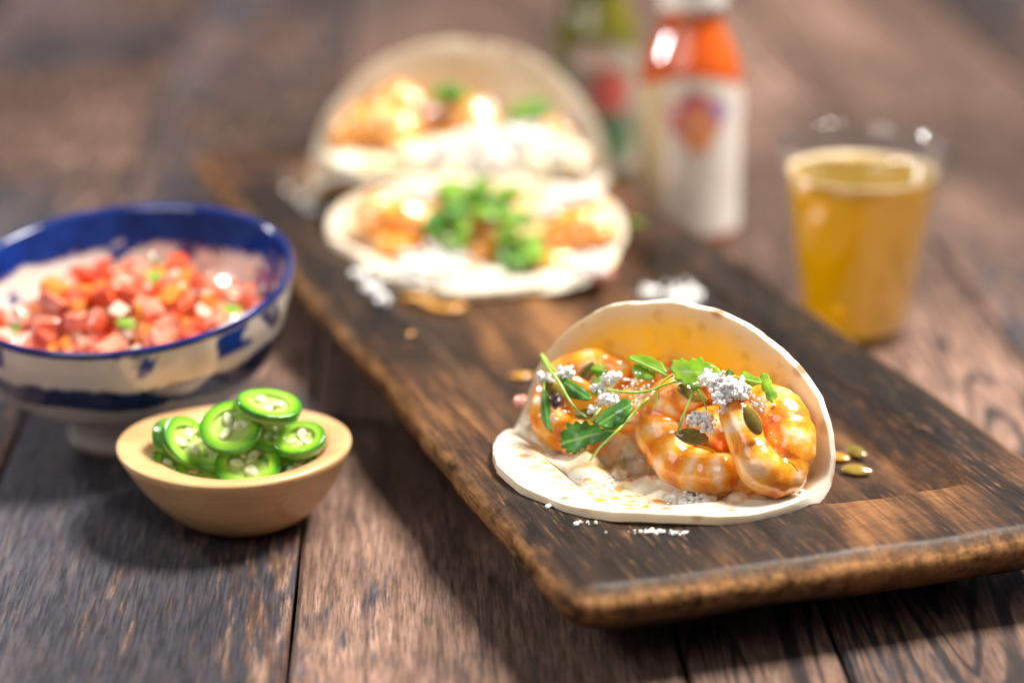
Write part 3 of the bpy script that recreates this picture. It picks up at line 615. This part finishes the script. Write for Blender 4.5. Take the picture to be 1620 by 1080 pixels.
stem(T1, e, [(1098, 616, -.017), (1088, 640, -.023), (1078, 664, -.029), (1072, 684, -.031)], .00055, .0004)
stem(T1, e, [(1102, 616, -.017), (1112, 630, -.020), (1118, 648, -.022)], .0004, .0003)
e = sprig(T1, 1200, 600, -.008, 'cilantro tip with two small leaves at the right of the big cheese heap')
leaf(T1, e, [(1172, 590), (1180, 588), (1190, 594), (1202, 598), (1204, 605), (1192, 610), (1184, 608), (1176, 600)], -.0120, M_leaf, 1, 7, 3, 14)
leaf(T1, e, [(1202, 594), (1212, 590), (1218, 598), (1222, 610), (1230, 620), (1226, 632), (1216, 634), (1210, 622), (1204, 608)], -.0125, M_leaf, 1, 9, 4, 15)
stem(T1, e, [(1160, 594, -.010), (1180, 600, -.0135), (1204, 606, -.0140)], .0004, .0004)
leaf(T1, e, [(1150, 586), (1156, 584), (1160, 592), (1154, 598), (1149, 594)], -.006, M_leafd, 1, 4, 2, 16)
# leaves of middle and rear tacos: lobed sprays
def spray(T, px, py, b, k, n, label, seed, mats, sw=30, sh=16):
    rg = random.Random(seed); e = sprig(T, px, py, b, label)
    for i in range(n):
        x, y = px + rg.uniform(-sw, sw), py + rg.uniform(-sh, sh); s = k * rg.uniform(.7, 1.2); a0 = rg.uniform(0, 6.28); poly = []
        for j in range(10):
            a = a0 + j * .628; r = s * (1 if j % 2 else .62) * rg.uniform(.8, 1.15); poly.append((x + r * math.cos(a), y + r * .62 * math.sin(a)))
        leaf(T, e, poly, b + rg.uniform(-.004, .004), mats[i % len(mats)], 1.5, 11, 3, seed + i, rg.uniform(.5, 3), None, .0005)
    stem(T, e, [(px - sw, py + sh * .5, b), (px, py, b - .003), (px + sw, py - sh * .5, b)], .0007, .0005)
LM = [M_leaf, M_leaf, M_leafd]
spray(T2, 708, 350, -.030, 28, 9, 'tall cilantro leaves left of centre on the middle taco', 51, LM, 18, 30)
spray(T2, 760, 318, -.016, 26, 10, 'cilantro leaves along the back of the middle taco', 52, LM, 48, 12)
spray(T2, 815, 376, -.036, 26, 7, 'cilantro leaves right of centre on the middle taco', 53, LM, 30, 18)
spray(T2, 822, 410, -.046, 24, 7, 'cilantro leaves low at the front of the middle taco', 54, [M_leaf, M_leafd], 28, 8)
spray(T2, 730, 300, -.010, 22, 6, 'cilantro leaves tucked under the lip of the rearmost tortilla', 60, LM, 30, 8)
spray(T2, 800, 340, -.026, 24, 6, 'cilantro leaves in the centre of the middle taco', 57, LM, 34, 12)
spray(T3, 838, 178, -.012, 24, 8, 'cilantro leaves at the right of the rearmost taco', 55, LM, 24, 8)
spray(T3, 712, 150, -.006, 20, 5, 'cilantro leaves at the top of the rearmost taco', 56, [M_leaf, M_leafd], 18, 8)
spray(T3, 580, 178, .004, 12, 2, 'small cilantro leaf behind the left shrimp of the rearmost taco', 58, [M_leafd], 10, 4)
spray(T3, 634, 272, -.050, 10, 2, 'small cilantro leaf hanging over the front edge of the rearmost tortilla', 59, [M_leaf], 8, 3)

# ------------------------------------------------------------------ light wood bowl with jalapeno
bw = empty('wooden_bowl', G(387, 823, 0)); tag(bw, 'small light wooden bowl with thick rim holding green jalapeno slices', 'bowl')
RB = .0478; HB = .0362
outp = [(.001, .0), (.016, .0), (.0205, .0012), (.0285, .0060), (.0350, .0125), (.0403, .0200), (.0440, .0270), (.0466, .0325), (.0476, .0350), (.0474, .0363), (.0462, .0368)]
inp = [(.0400, .0358), (.0368, .0350), (.0352, .0335), (.0338, .0290), (.030, .020), (.022, .0125), (.010, .009), (.001, .0085)]
def wb(a, i, r, z):
    out = i < len(outp); c = math.cos(a); k = z / HB
    f = 1 + (.012 * max(0, -c) ** 3 * k if out else -.01) + (.008 if out else .006) * math.cos(2 * a) * k + .004 * math.sin(3 * a + 1) * k
    dz = .0007 * k * math.cos(2 * a + .3)
    dx = (-.003 if out else -.0005) * k
    return f, dx, dz
V, Fc = lathe(outp + inp, 96, wb); V = [(v[0], v[1], v[2] * .955) for v in V]; mk('bowl_body', V, Fc, M_bowlw, bw)
M_rind = simple('jalapeno_rind', (.028, .17, .006), .22, (.075, .30, .015), 60, coat=.9, coatr=.08)
def mat_flesh():
    m = M('jalapeno_flesh'); r = m.attr('rad'); n1 = m.noise(m.coord(), 200, 3, .5)
    col = m.ramp(m.math('ADD', r, m.math('MULTIPLY', m.math('SUBTRACT', n1, .5), .12)), [(.56, (.46, .62, .14)), (.70, (.30, .54, .035)), (.86, (.17, .43, .015)), (.96, (.06, .26, .008))])
    m.set(base=col, rough=.25, sss=.3, sssr=(.003, .005, .001), ssss=.5, coat=.8, coatr=.08); m.bump(n1, .25, .0005); return m.m
M_flesh = mat_flesh()
M_memb = simple('jalapeno_membrane', (.60, .68, .30), .3, (.80, .84, .55), 200, sss=.3, sssr=(.003, .004, .001), ssss=.4, coat=.5)
M_jseed = simple('jalapeno_seed', (.72, .52, .26), .35, (.86, .72, .44), 300, coat=.5)
BC = Vector(bw.location)
def slice_(px, py, h, nrm, r, th, label, seed, holes=True, oval=1.0):
    rg = random.Random(seed); e = empty('jalapeno_slice', G(px, py, h - .0012)); tag(e, label, 'jalapeno slice', 'jalapeno slices in the wooden bowl')
    z = Vector(nrm).normalized(); x = Vector((1, 0, 0)); x = (x - z * x.dot(z)).normalized(); y = z.cross(x); e.matrix_world = Matrix.Translation(e.location) @ Matrix((x, y, z)).transposed().to_4x4()
    # body ring: outer wall, cut faces with a hollow
    def wf(a, i, rr, zz): return 1 + .035 * math.cos(3 * a + seed) + .02 * math.cos(2 * a), 0, .0006 * math.sin(2 * a + seed) * (rr / r)
    ri = .64 * r; t = th * .40
    V, Fc = lathe([(r * .958, -t), (r * .985, -t * .98), (r, -t * .75), (r * 1.004, 0), (r, t * .75), (r * .985, t * .98), (r * .958, t)], 48, wf)
    rad = [1.0] * len(V)
    mk('rind', V, Fc, M_rind, e)
    V, Fc = lathe([(r * .960, t), (r * .80, t + .0001), (ri, t)], 48, wf)
    for pf in ([(ri, t), (ri * .95, t * .3), (ri * .95, -t * .3), (ri, -t)], [(ri, -t), (r * .8, -t), (r * .960, -t)]):
        v2, f2 = lathe(pf, 48, wf); o_ = len(V); V += v2; Fc += [tuple(x + o_ for x in f) for f in f2]
    rad = [math.hypot(v[0], v[1]) / r for v in V]
    mk('flesh', V, Fc, M_flesh, e, attrs={'rad': rad})
    # membrane cross + floor
    for k in range(3):
        a = seed + k * 2.094 + rg.uniform(-.2, .2); ca, sa = math.cos(a), math.sin(a); ra, rb2 = ri * rg.uniform(.40, .48), ri * rg.uniform(.22, .32); V = []
        for v in ICO3[0]:
            k2 = 1 + .35 * nz(v.x * 1.6 + seed + k, v.y * 1.6, v.z * 1.6); lx, ly = ri * .50 + v.x * ra * k2, v.y * rb2 * k2
            V.append((lx * ca - ly * sa, lx * sa + ly * ca, max(-1, min(1, v.z * 1.5)) * t * .93))
        mk('membrane', V, ICO3[1], M_memb, e)
    V, Fc = lathe([(.0001, t * .1), (ri * .5, 0), (ri * .98, t * .1)], 32, wf); pith = mk('pith', V, [tuple(reversed(f)) for f in Fc], M_flesh, e, attrs={'rad': [.55] * len(V)})
    for k in range(rg.randint(1, 3)):
        a = rg.uniform(0, 6.28); q = ri * rg.uniform(.35, .8)
        mk('seed', [(v.x * .0015 * (1 - .3 * v.x), v.y * .0011, v.z * .0005) for v in ICO2[0]], ICO2[1], M_jseed, pith, loc=(q * math.cos(a), q * math.sin(a), t * 1.0), rot=(0, rg.uniform(-.5, .5), a))
JS = [(424, 642, .0550, (.18, -.10, 1), .0130, .0052, 'topmost jalapeno slice tilted back, thick green side towards the camera'),
      (366, 676, .0480, (-.05, -.78, 1), .0124, .0042, 'jalapeno slice in the middle of the pile facing the camera with open seed chambers'),
      (297, 700, .0400, (.75, -.45, .7), .0118, .0042, 'dark jalapeno slice leaning against the left inside of the wooden bowl'),
      (474, 697, .0410, (-.15, -.35, 1), .0104, .0050, 'small jalapeno slice at the right of the pile'),
      (392, 734, .0335, (.05, -.55, 1), .0132, .0042, 'wide jalapeno slice at the front of the pile behind the rim'),
      (462, 738, .0310, (-.1, -.5, 1), .0110, .0045, 'jalapeno slice at the front right, half hidden by the rim'),
      (428, 685, .0420, (.3, -.5, 1), .0108, .0055, 'jalapeno slice under the topmost one, mostly hidden'),
      (318, 738, .0300, (.2, -.6, 1), .0110, .0045, 'jalapeno slice low at the front left of the pile'),
      (272, 702, .0370, (.95, -.25, .55), .0112, .0050, 'outermost left jalapeno slice standing on edge in the wooden bowl'),
      (276, 738, .0310, (.5, -.5, .9), .0098, .0045, 'lowest left jalapeno slice beside the rim'),
      (345, 715, .0350, (.0, -.4, 1), .0115, .0050, 'jalapeno slice buried under the camera-facing slice'),
      (440, 712, .0350, (.1, -.3, 1), .0115, .0050, 'jalapeno slice in the centre right of the pile under the small one')]
for k, a in enumerate(JS): slice_(*a, seed=k * 1.7 + .4)

# ------------------------------------------------------------------ blue and white bowl with salsa
SB = Vector(G(212, 690, 0)); sb = empty('salsa_bowl', SB); tag(sb, 'large blue and white painted ceramic bowl on a foot, filled with tomato salsa', 'bowl')
RS = .0745; HS = .0765; SK, SKX = .165, .05
prof = [(.001, .003), (.022, .003), (.0245, .0), (.0295, .0), (.0300, .002), (.0295, .012), (.0300, .0145), (.036, .0165), (.046, .021), (.056, .029), (.0640, .040), (.0695, .053), (.0728, .065), (.0741, .073), (.0745, .0762), (.0738, .0775), (.0722, .0768), (.0705, .070), (.0665, .055), (.058, .040), (.046, .030), (.030, .024), (.001, .0225)]
iv = list(np.linspace(0, 1, len(prof)))
pr2 = []; side = []
for i in range(len(prof) - 1):
    for t in (0, .33, .66) if i > 5 else (0,):
        pr2.append((prof[i][0] + (prof[i + 1][0] - prof[i][0]) * t, prof[i][1] + (prof[i + 1][1] - prof[i][1]) * t)); side.append(1.0 if i + t < 15 else 0.0)
pr2.append(prof[-1]); side.append(0.0)
def sf(a, i, r, z):
    k = max(0, (z - .0145)) / HS * 1.2
    return 1 + .006 * math.sin(3 * a + .5) * k, 0, k * (SK * r * math.sin(a) + SKX * r * math.cos(a)) * (1 if r > .02 else 1)
V, Fc = lathe(pr2, 128, sf); lv = [pr2[k // 128][1] for k in range(len(V))]; sd = [side[k // 128] for k in range(len(V))]; an = [math.atan2(v[1], v[0]) for v in V]
def mat_blue():
    m = M('blue_white_glaze'); lvl = m.attr('level'); sdv = m.attr('outside'); n1 = m.noise(m.coord(), 34, 4, .6, .4); n2 = m.noise(m.coord(), 110, 3, .6)
    jit = m.math('MULTIPLY', m.math('SUBTRACT', n1, .5), .016); L = m.math('ADD', lvl, jit)
    def band(x, lo, hi, s=.0015):
        return m.math('MULTIPLY', m.ramp(m.math('MULTIPLY', x, 10.0), [(lo * 10 - s * 10, 0.0), (lo * 10 + s * 10, 1.0)]), m.ramp(m.math('MULTIPLY', x, 10.0), [(hi * 10 - s * 10, 1.0), (hi * 10 + s * 10, 0.0)]))
    white = m.ramp(n1, [(.3, (.60, .52, .44)), (.7, (.72, .67, .62))])
    cob = m.ramp(n2, [(.3, (.004, .012, .10)), (.7, (.008, .034, .22))]); navy = m.ramp(n2, [(.3, (.006, .012, .05)), (.7, (.012, .035, .13))])
    rim = band(lvl, .0735, .09, .0004)
    low = band(L, .0395, .0535)
    fl = m.math('MULTIPLY', band(lvl, .060, .0735), m.ramp(m.noise(m.coord((1, 1, .7)), 26, 3, .55, .5), [(.55, 0.0), (.58, 1.0)]))
    foot = band(lvl, -.01, .0035, .0006)
    o = m.mix(low, white, navy); o = m.mix(fl, o, m.ramp(n1, [(.4, (.02, .03, .09)), (.6, (.01, .05, .30))])); o = m.mix(rim, o, cob); o = m.mix(foot, o, (.22, .15, .10))
    inb = band(L, .0625, .09); spots = m.math('MULTIPLY', band(lvl, .04, .066), m.ramp(m.noise(m.coord(), 60, 3, .55, .6), [(.56, 0.0), (.60, 1.0)]))
    i_ = m.mix(spots, white, cob); i_ = m.mix(inb, i_, cob)
    m.set(base=m.mix(sdv, i_, o), rough=.12, coat=.6, coatr=.05, spec=.6); m.bump(n1, .06, .001); return m.m
mk('bowl_body', V, Fc, mat_blue(), sb, attrs={'level': lv, 'outside': sd})
M_tom = simple('diced_tomato', (.55, .045, .012), .32, (.78, .13, .035), 90, sss=.35, sssr=(.006, .002, .001), ssss=.5, coat=.8, coatr=.12, bump=(300, .5, .0010))
M_tom2 = simple('diced_tomato_pink', (.68, .12, .06), .2, (.84, .38, .25), 90, sss=.35, sssr=(.006, .002, .001), ssss=.5, coat=.8, coatr=.12, bump=(300, .5, .0010))
M_tomo = simple('diced_tomato_orange', (.80, .17, .02), .2, (.88, .33, .06), 90, sss=.35, sssr=(.006, .002, .001), ssss=.5, coat=1.0, coatr=.06)
M_on = simple('diced_onion', (.62, .42, .30), .2, (.78, .62, .50), 120, sss=.4, sssr=(.004, .004, .003), ssss=.5, coat=.8, coatr=.06)
M_gr = simple('green_chile_bit', (.10, .26, .02), .3, (.28, .46, .06), 120, coat=.6)
def dice_mesh(name, mat, sx, sy, sz, seed):
    b = bmesh.new(); bmesh.ops.create_cube(b, size=1)
    bmesh.ops.bevel(b, geom=list(b.edges) + list(b.verts), offset=.09, segments=1, affect='EDGES')
    for v in b.verts:
        v.co = Vector((v.co.x * sx * (1 + .25 * v.co.z), v.co.y * sy * (1 - .2 * v.co.x), v.co.z * sz)) + Vector((nz(v.co.x * 2, seed, v.co.z), nz(v.co.y * 2, v.co.z, seed), nz(seed, v.co.x * 2, v.co.y))) * .0016
    me = bpy.data.meshes.new(name); b.to_mesh(me); b.free(); me.materials.append(mat); return me
rg = random.Random(8)
toms = [dice_mesh('diced_tomato', mt, .0105, .0095, .0075, s) for s, mt in enumerate((M_tom, M_tom2, M_tomo, M_tom, M_tom2))]
ons = [dice_mesh('diced_onion', M_on, .0080, .0065, .0036, 20 + s) for s in range(2)]; grs = [dice_mesh('green_chile', M_gr, .0075, .0055, .0030, 30)]
# liquid bed of finely chopped salsa under the dice
V = []; n = 64; NRr = 16
for i in range(NRr + 1):
    for k in range(n):
        r = .0635 * i / NRr; a = 2 * math.pi * k / n; x, y = r * math.cos(a), r * math.sin(a); V.append((x, y, .050 + .2 * y * .5 + .05 * x * .4 + .006 * (1 - (i / NRr) ** 2) + .0015 * nz(x * 200, y * 200)))
sl = mk('salsa', V, grid_faces(NRr + 1, n, True), M_tom2, loc=SB); tag(sl, 'red chopped tomato salsa with juice filling the blue and white bowl', 'salsa', kind='stuff')
cnt = 0; placed = []
for layer in range(3):
    for _ in range(400):
        r = .062 * math.sqrt(rg.random()) * (1 - .22 * layer); a = rg.uniform(0, 6.283); x, y = r * math.cos(a), r * math.sin(a)
        d0 = .0068 + .001 * layer
        if any(l == layer and (x - q) ** 2 + (y - p) ** 2 < d0 * d0 for q, p, l in placed): continue
        placed.append((x, y, layer)); z = .0535 + .10 * y + .03 * x + .0058 * layer + .005 * (1 - (r / .062) ** 2) + rg.uniform(-.0015, .0015)
        u = rg.random(); me, nm = (rg.choice(toms), 'diced_tomato') if u < .68 else ((rg.choice(ons), 'diced_onion') if u < .90 else (grs[0], 'green_chile_bit'))
        o = bpy.data.objects.new(nm, me); COL.objects.link(o); o.location = SB + Vector((x, y, z)); o.rotation_euler = (rg.uniform(-.8, .8), rg.uniform(-.8, .8), rg.uniform(0, 6.28)); s = rg.uniform(.5, 1.15); o.scale = (s * rg.uniform(.8, 1.3), s * rg.uniform(.7, 1.1), s)
        area_ = 'near the left rim' if x < -.03 else ('near the right rim' if x > .03 else ('at the back' if y > .018 else ('at the front' if y < -.022 else 'in the middle')))
        tc_ = {toms[1].name: 'pink', toms[4].name: 'pink', toms[2].name: 'orange'}.get(me.name, 'red')
        lab = {'diced_tomato': (f'glossy {tc_} diced tomato {area_} of the salsa bowl', 'tomato'), 'diced_onion': (f'pale diced onion {area_} of the salsa bowl', 'onion'), 'green_chile_bit': (f'green chile bit {area_} of the salsa bowl', 'chile')}[nm]
        tag(o, lab[0], lab[1], lab[0].replace('diced tomato', 'diced tomatoes').replace('diced onion', 'diced onions').replace('chile bit', 'chile bits'))

# ------------------------------------------------------------------ beer glass
GB = Vector(G(1352, 527, 0)); gl = empty('beer_glass', GB); tag(gl, 'clear tapered glass nearly full of amber beer, right of the board', 'glass')
HG = .100; r0, r1 = .0275, .0422
def rad_at(z): return r0 + (r1 - r0) * (z / HG)
def clear(name, tint, body, bodycol, rough=.03, ior=1.45):
    m = M(name); nt = m.nt; lw_ = m.n('ShaderNodeLayerWeight'); frv = m.math('ADD', m.math('MULTIPLY', m.math('POWER', lw_.outputs['Facing'], 3.0), .65), .06)
    tp = m.n('ShaderNodeBsdfTransparent'); tp.inputs[0].default_value = (*tint, 1); gs = m.n('ShaderNodeBsdfGlossy'); gs.inputs['Roughness'].default_value = rough; gs.inputs['Color'].default_value = (1, 1, 1, 1)
    inner = tp.outputs[0]
    if body:
        tl = m.n('ShaderNodeBsdfTranslucent'); tl.inputs[0].default_value = (*bodycol, 1); df = m.n('ShaderNodeBsdfDiffuse'); df.inputs[0].default_value = (*bodycol, 1)
        m1 = m.n('ShaderNodeMixShader'); m1.inputs[0].default_value = .35; m.l(tl.outputs[0], m1.inputs[1]); m.l(df.outputs[0], m1.inputs[2])
        m2 = m.n('ShaderNodeMixShader'); m2.inputs[0].default_value = body; m.l(tp.outputs[0], m2.inputs[1]); m.l(m1.outputs[0], m2.inputs[2]); inner = m2.outputs[0]
    m3 = m.n('ShaderNodeMixShader'); m.l(frv, m3.inputs[0]); m.l(inner, m3.inputs[1]); m.l(gs.outputs[0], m3.inputs[2]); m.l(m3.outputs[0], m.out.inputs['Surface']); return m
mg = clear('clear_glass', (.96, .97, .98), 0, (1, 1, 1), .10)
gp = [(.0005, .0), (r0 - .002, .0), (r0, .0015)] + [(rad_at(z), z) for z in np.linspace(.004, HG - .0008, 14)] + [(r1 + .0006, HG - .0002), (r1 + .0004, HG + .0010), (r1 - .0008, HG + .0016), (r1 - .0019, HG + .0010), (r1 - .0022, HG - .0002)] + [(rad_at(z) - .0020, z) for z in np.linspace(HG - .001, .006, 14)] + [(r0 - .004, .0042), (.0005, .0040)]
V, Fc = lathe(gp, 96); mk('glass_body', V, Fc, mg.m, gl)
mb = clear('amber_beer', (.98, .72, .05), .40, (1.0, .70, .012), .04, 1.2)
bl = .0850
bp = [(.0004, .0044), (r0 - .0045, .0045), (r0 - .0026, .0066)] + [(rad_at(z) - .0022, z) for z in np.linspace(.008, bl, 12)] + [(rad_at(bl) - .0030, bl + .0001), (.0004, bl)]
V, Fc = lathe(bp, 96); o = mk('beer', V, Fc, mb.m, loc=GB); tag(o, 'amber golden beer inside the clear glass', 'beer')
mf = simple('beer_foam', (.62, .46, .26), .5, (.74, .60, .42), 200, sss=.2, sssr=(.002, .002, .001), ssss=.4, bump=(700, .5, .0006))
V, Fc = lathe([(rad_at(bl) - .0024, bl + .0002), (rad_at(bl + .001) - .0024, bl + .0014), (rad_at(bl) - .0030, bl + .0014), (rad_at(bl) - .0038, bl + .0008), (rad_at(bl) - .0046, bl + .0002)], 96, lambda a, i, r, z: (1 + (.01 * math.sin(7 * a) + .012 * math.sin(13 * a + 1) if i > 2 else 0), 0, 0))
o = mk('beer_foam', V, Fc, mf, loc=GB); tag(o, 'thin ring of pale foam on the beer in the glass', 'foam')

# ------------------------------------------------------------------ sauce bottles
def bottle(px, py, rb, hs, rn, hl, sauce, cap, lab_mat, emb, label, turn):
    P0 = Vector(G(px, py, 0)); e = empty('sauce_bottle', P0, turn); tag(e, label, 'bottle')
    hsx = hs
    body = [(.0005, .001), (rb * .86, .0), (rb * .97, .002), (rb, .006), (rb, hl)] + [(rb - (rb - rn) * sstep(t) , hl + (hs - hl) * t) for t in (.12, .25, .38, .5, .62, .75, .88, 1.0)] + [(rn, hs + .006), (.0005, hs + .006)]
    ms = M('sauce_in_bottle'); n1 = ms.noise(ms.coord(), 25, 3, .5); ms.set(base=ms.ramp(n1, [(.3, sauce[0]), (.7, sauce[1])]), rough=.10, coat=1.0, coatr=.03, sss=.15, sssr=(.01, .004, .001), ssss=.4)
    V, Fc = lathe(body, 72); mk('bottle_body', V, Fc, ms.m, e)
    V, Fc = lathe([(rn * 1.02, hs + .0005), (rn * 1.14, hs + .001)] + [(rn * 1.14, hs + z) for z in (.006, .012, .020, .026)] + [(rn * 1.08, hs + .029), (.0005, hs + .029)], 72, lambda a, i, r, z: (1 + .012 * (1 if int(a * 72 / 6.283) % 2 else 0), 0, 0)); mk('cap', V, Fc, simple('white_bottle_cap', cap, .35), e)
    # wrap label with arched top
    def arch(a): return .010 * max(0, math.cos(a)) ** 2
    n = 120; V = []
    for i in range(9):
        for k in range(n):
            a = 2 * math.pi * k / n; top = hl - .006 + arch(a + math.pi / 2); z = .008 + (top - .008) * i / 8; rr = rb + .0003
            if z > hl: rr = rb - (rb - rn) * sstep((z - hl) / (hs - hl)) + .0004
            V.append((rr * math.cos(a), rr * math.sin(a), z))
    lb_ = mk('label', V, [tuple(reversed(f)) if False else f for f in grid_faces(9, n, True)][:], lab_mat, e)
    for k, (a0, z0, ra, rz, mt) in enumerate(emb):
        V = [((rb + .0006 + .0001 * k) * math.cos(a0), (rb + .0006 + .0001 * k) * math.sin(a0), z0)]; nn = 28
        for r_ in (.5, 1):
            for j in range(nn):
                t = j / nn * 2 * math.pi; wv = 1 + .14 * math.sin(5 * t + k); aa = a0 + ra * r_ * wv * math.cos(t); zz = z0 + rz * r_ * wv * math.sin(t); rr = rb + .0006 + .0001 * k
                V.append((rr * math.cos(aa), rr * math.sin(aa), zz))
        Fc = [(0, 1 + j, 1 + (j + 1) % nn) for j in range(nn)] + [(1 + j, 1 + nn + j, 1 + nn + (j + 1) % nn, 1 + (j + 1) % nn) for j in range(nn)]
        mk('emblem', V, Fc, mt, lb_)
    return e
def mat_label(name, c1, c2, sidec):
    m = M(name); n1 = m.noise(m.coord(), 40, 3, .5)
    col = m.ramp(n1, [(.3, c1), (.7, c2)])
    tc = m.n('ShaderNodeTexCoord'); sx = m.n('ShaderNodeSeparateXYZ'); m.l(tc.outputs['Object'], sx.inputs[0])
    f = m.ramp(m.math('ADD', m.math('MULTIPLY', sx.outputs[0], 10), .5), [(.335, 1.0), (.35, 0.0)])
    col = m.mix(f, col, sidec)
    m.set(base=col, rough=.45, spec=.4); return m.m
E_pink = simple('emblem_magenta', (.55, .10, .16), .5, (.70, .22, .26), 150); E_or = simple('emblem_orange', (.80, .26, .10), .5, (.85, .42, .2), 150); E_pur = simple('emblem_violet', (.36, .22, .42), .5)
E_red = simple('emblem_red', (.45, .06, .06), .5, (.6, .15, .1), 150); E_grn = simple('emblem_green', (.06, .16, .06), .5); E_band = simple('emblem_peach', (.66, .40, .30), .5, (.78, .6, .48), 150)
mh = -math.pi / 2
bottle(1087, 372, .0293, .1330, .0165, .0960, ((.46, .055, .004), (.68, .13, .008)), (.80, .78, .74), mat_label('cream_label', (.70, .62, .52), (.80, .74, .66), (.55, .44, .26)),
       [(mh + .05, .078, .62, .0125, E_pink), (mh + .12, .070, .34, .0135, E_or), (mh + .52, .080, .20, .0055, E_pur)],
       'white capped bottle of bright orange hot sauce with cream label and pink emblem', 0.0)
bottle(942, 276, .0275, .1250, .0165, .0870, ((.075, .070, .005), (.20, .17, .015)), (.70, .68, .58), mat_label('pale_label_green_bottle', (.20, .17, .12), (.42, .36, .29), (.16, .15, .08)),
       [(mh + .3, .060, .5, .014, E_red), (mh + .3, .030, .9, .012, E_grn), (mh - .1, .080, .5, .006, E_band)],
       'sauce bottle of dark green salsa with pale label, behind the orange one', 0.0)
# green fleck on the board, right of the middle taco
def bfleck(px, py, s, mat, name, label, cat):
    lump(name, [(on_board(px, py, .001), s, s * .7, .0012)], mat, label, cat, 61)
bfleck(1006, 352, .004, M_leaf, 'cilantro_fleck', 'tiny green cilantro fleck on the board right of the middle taco', 'cilantro')
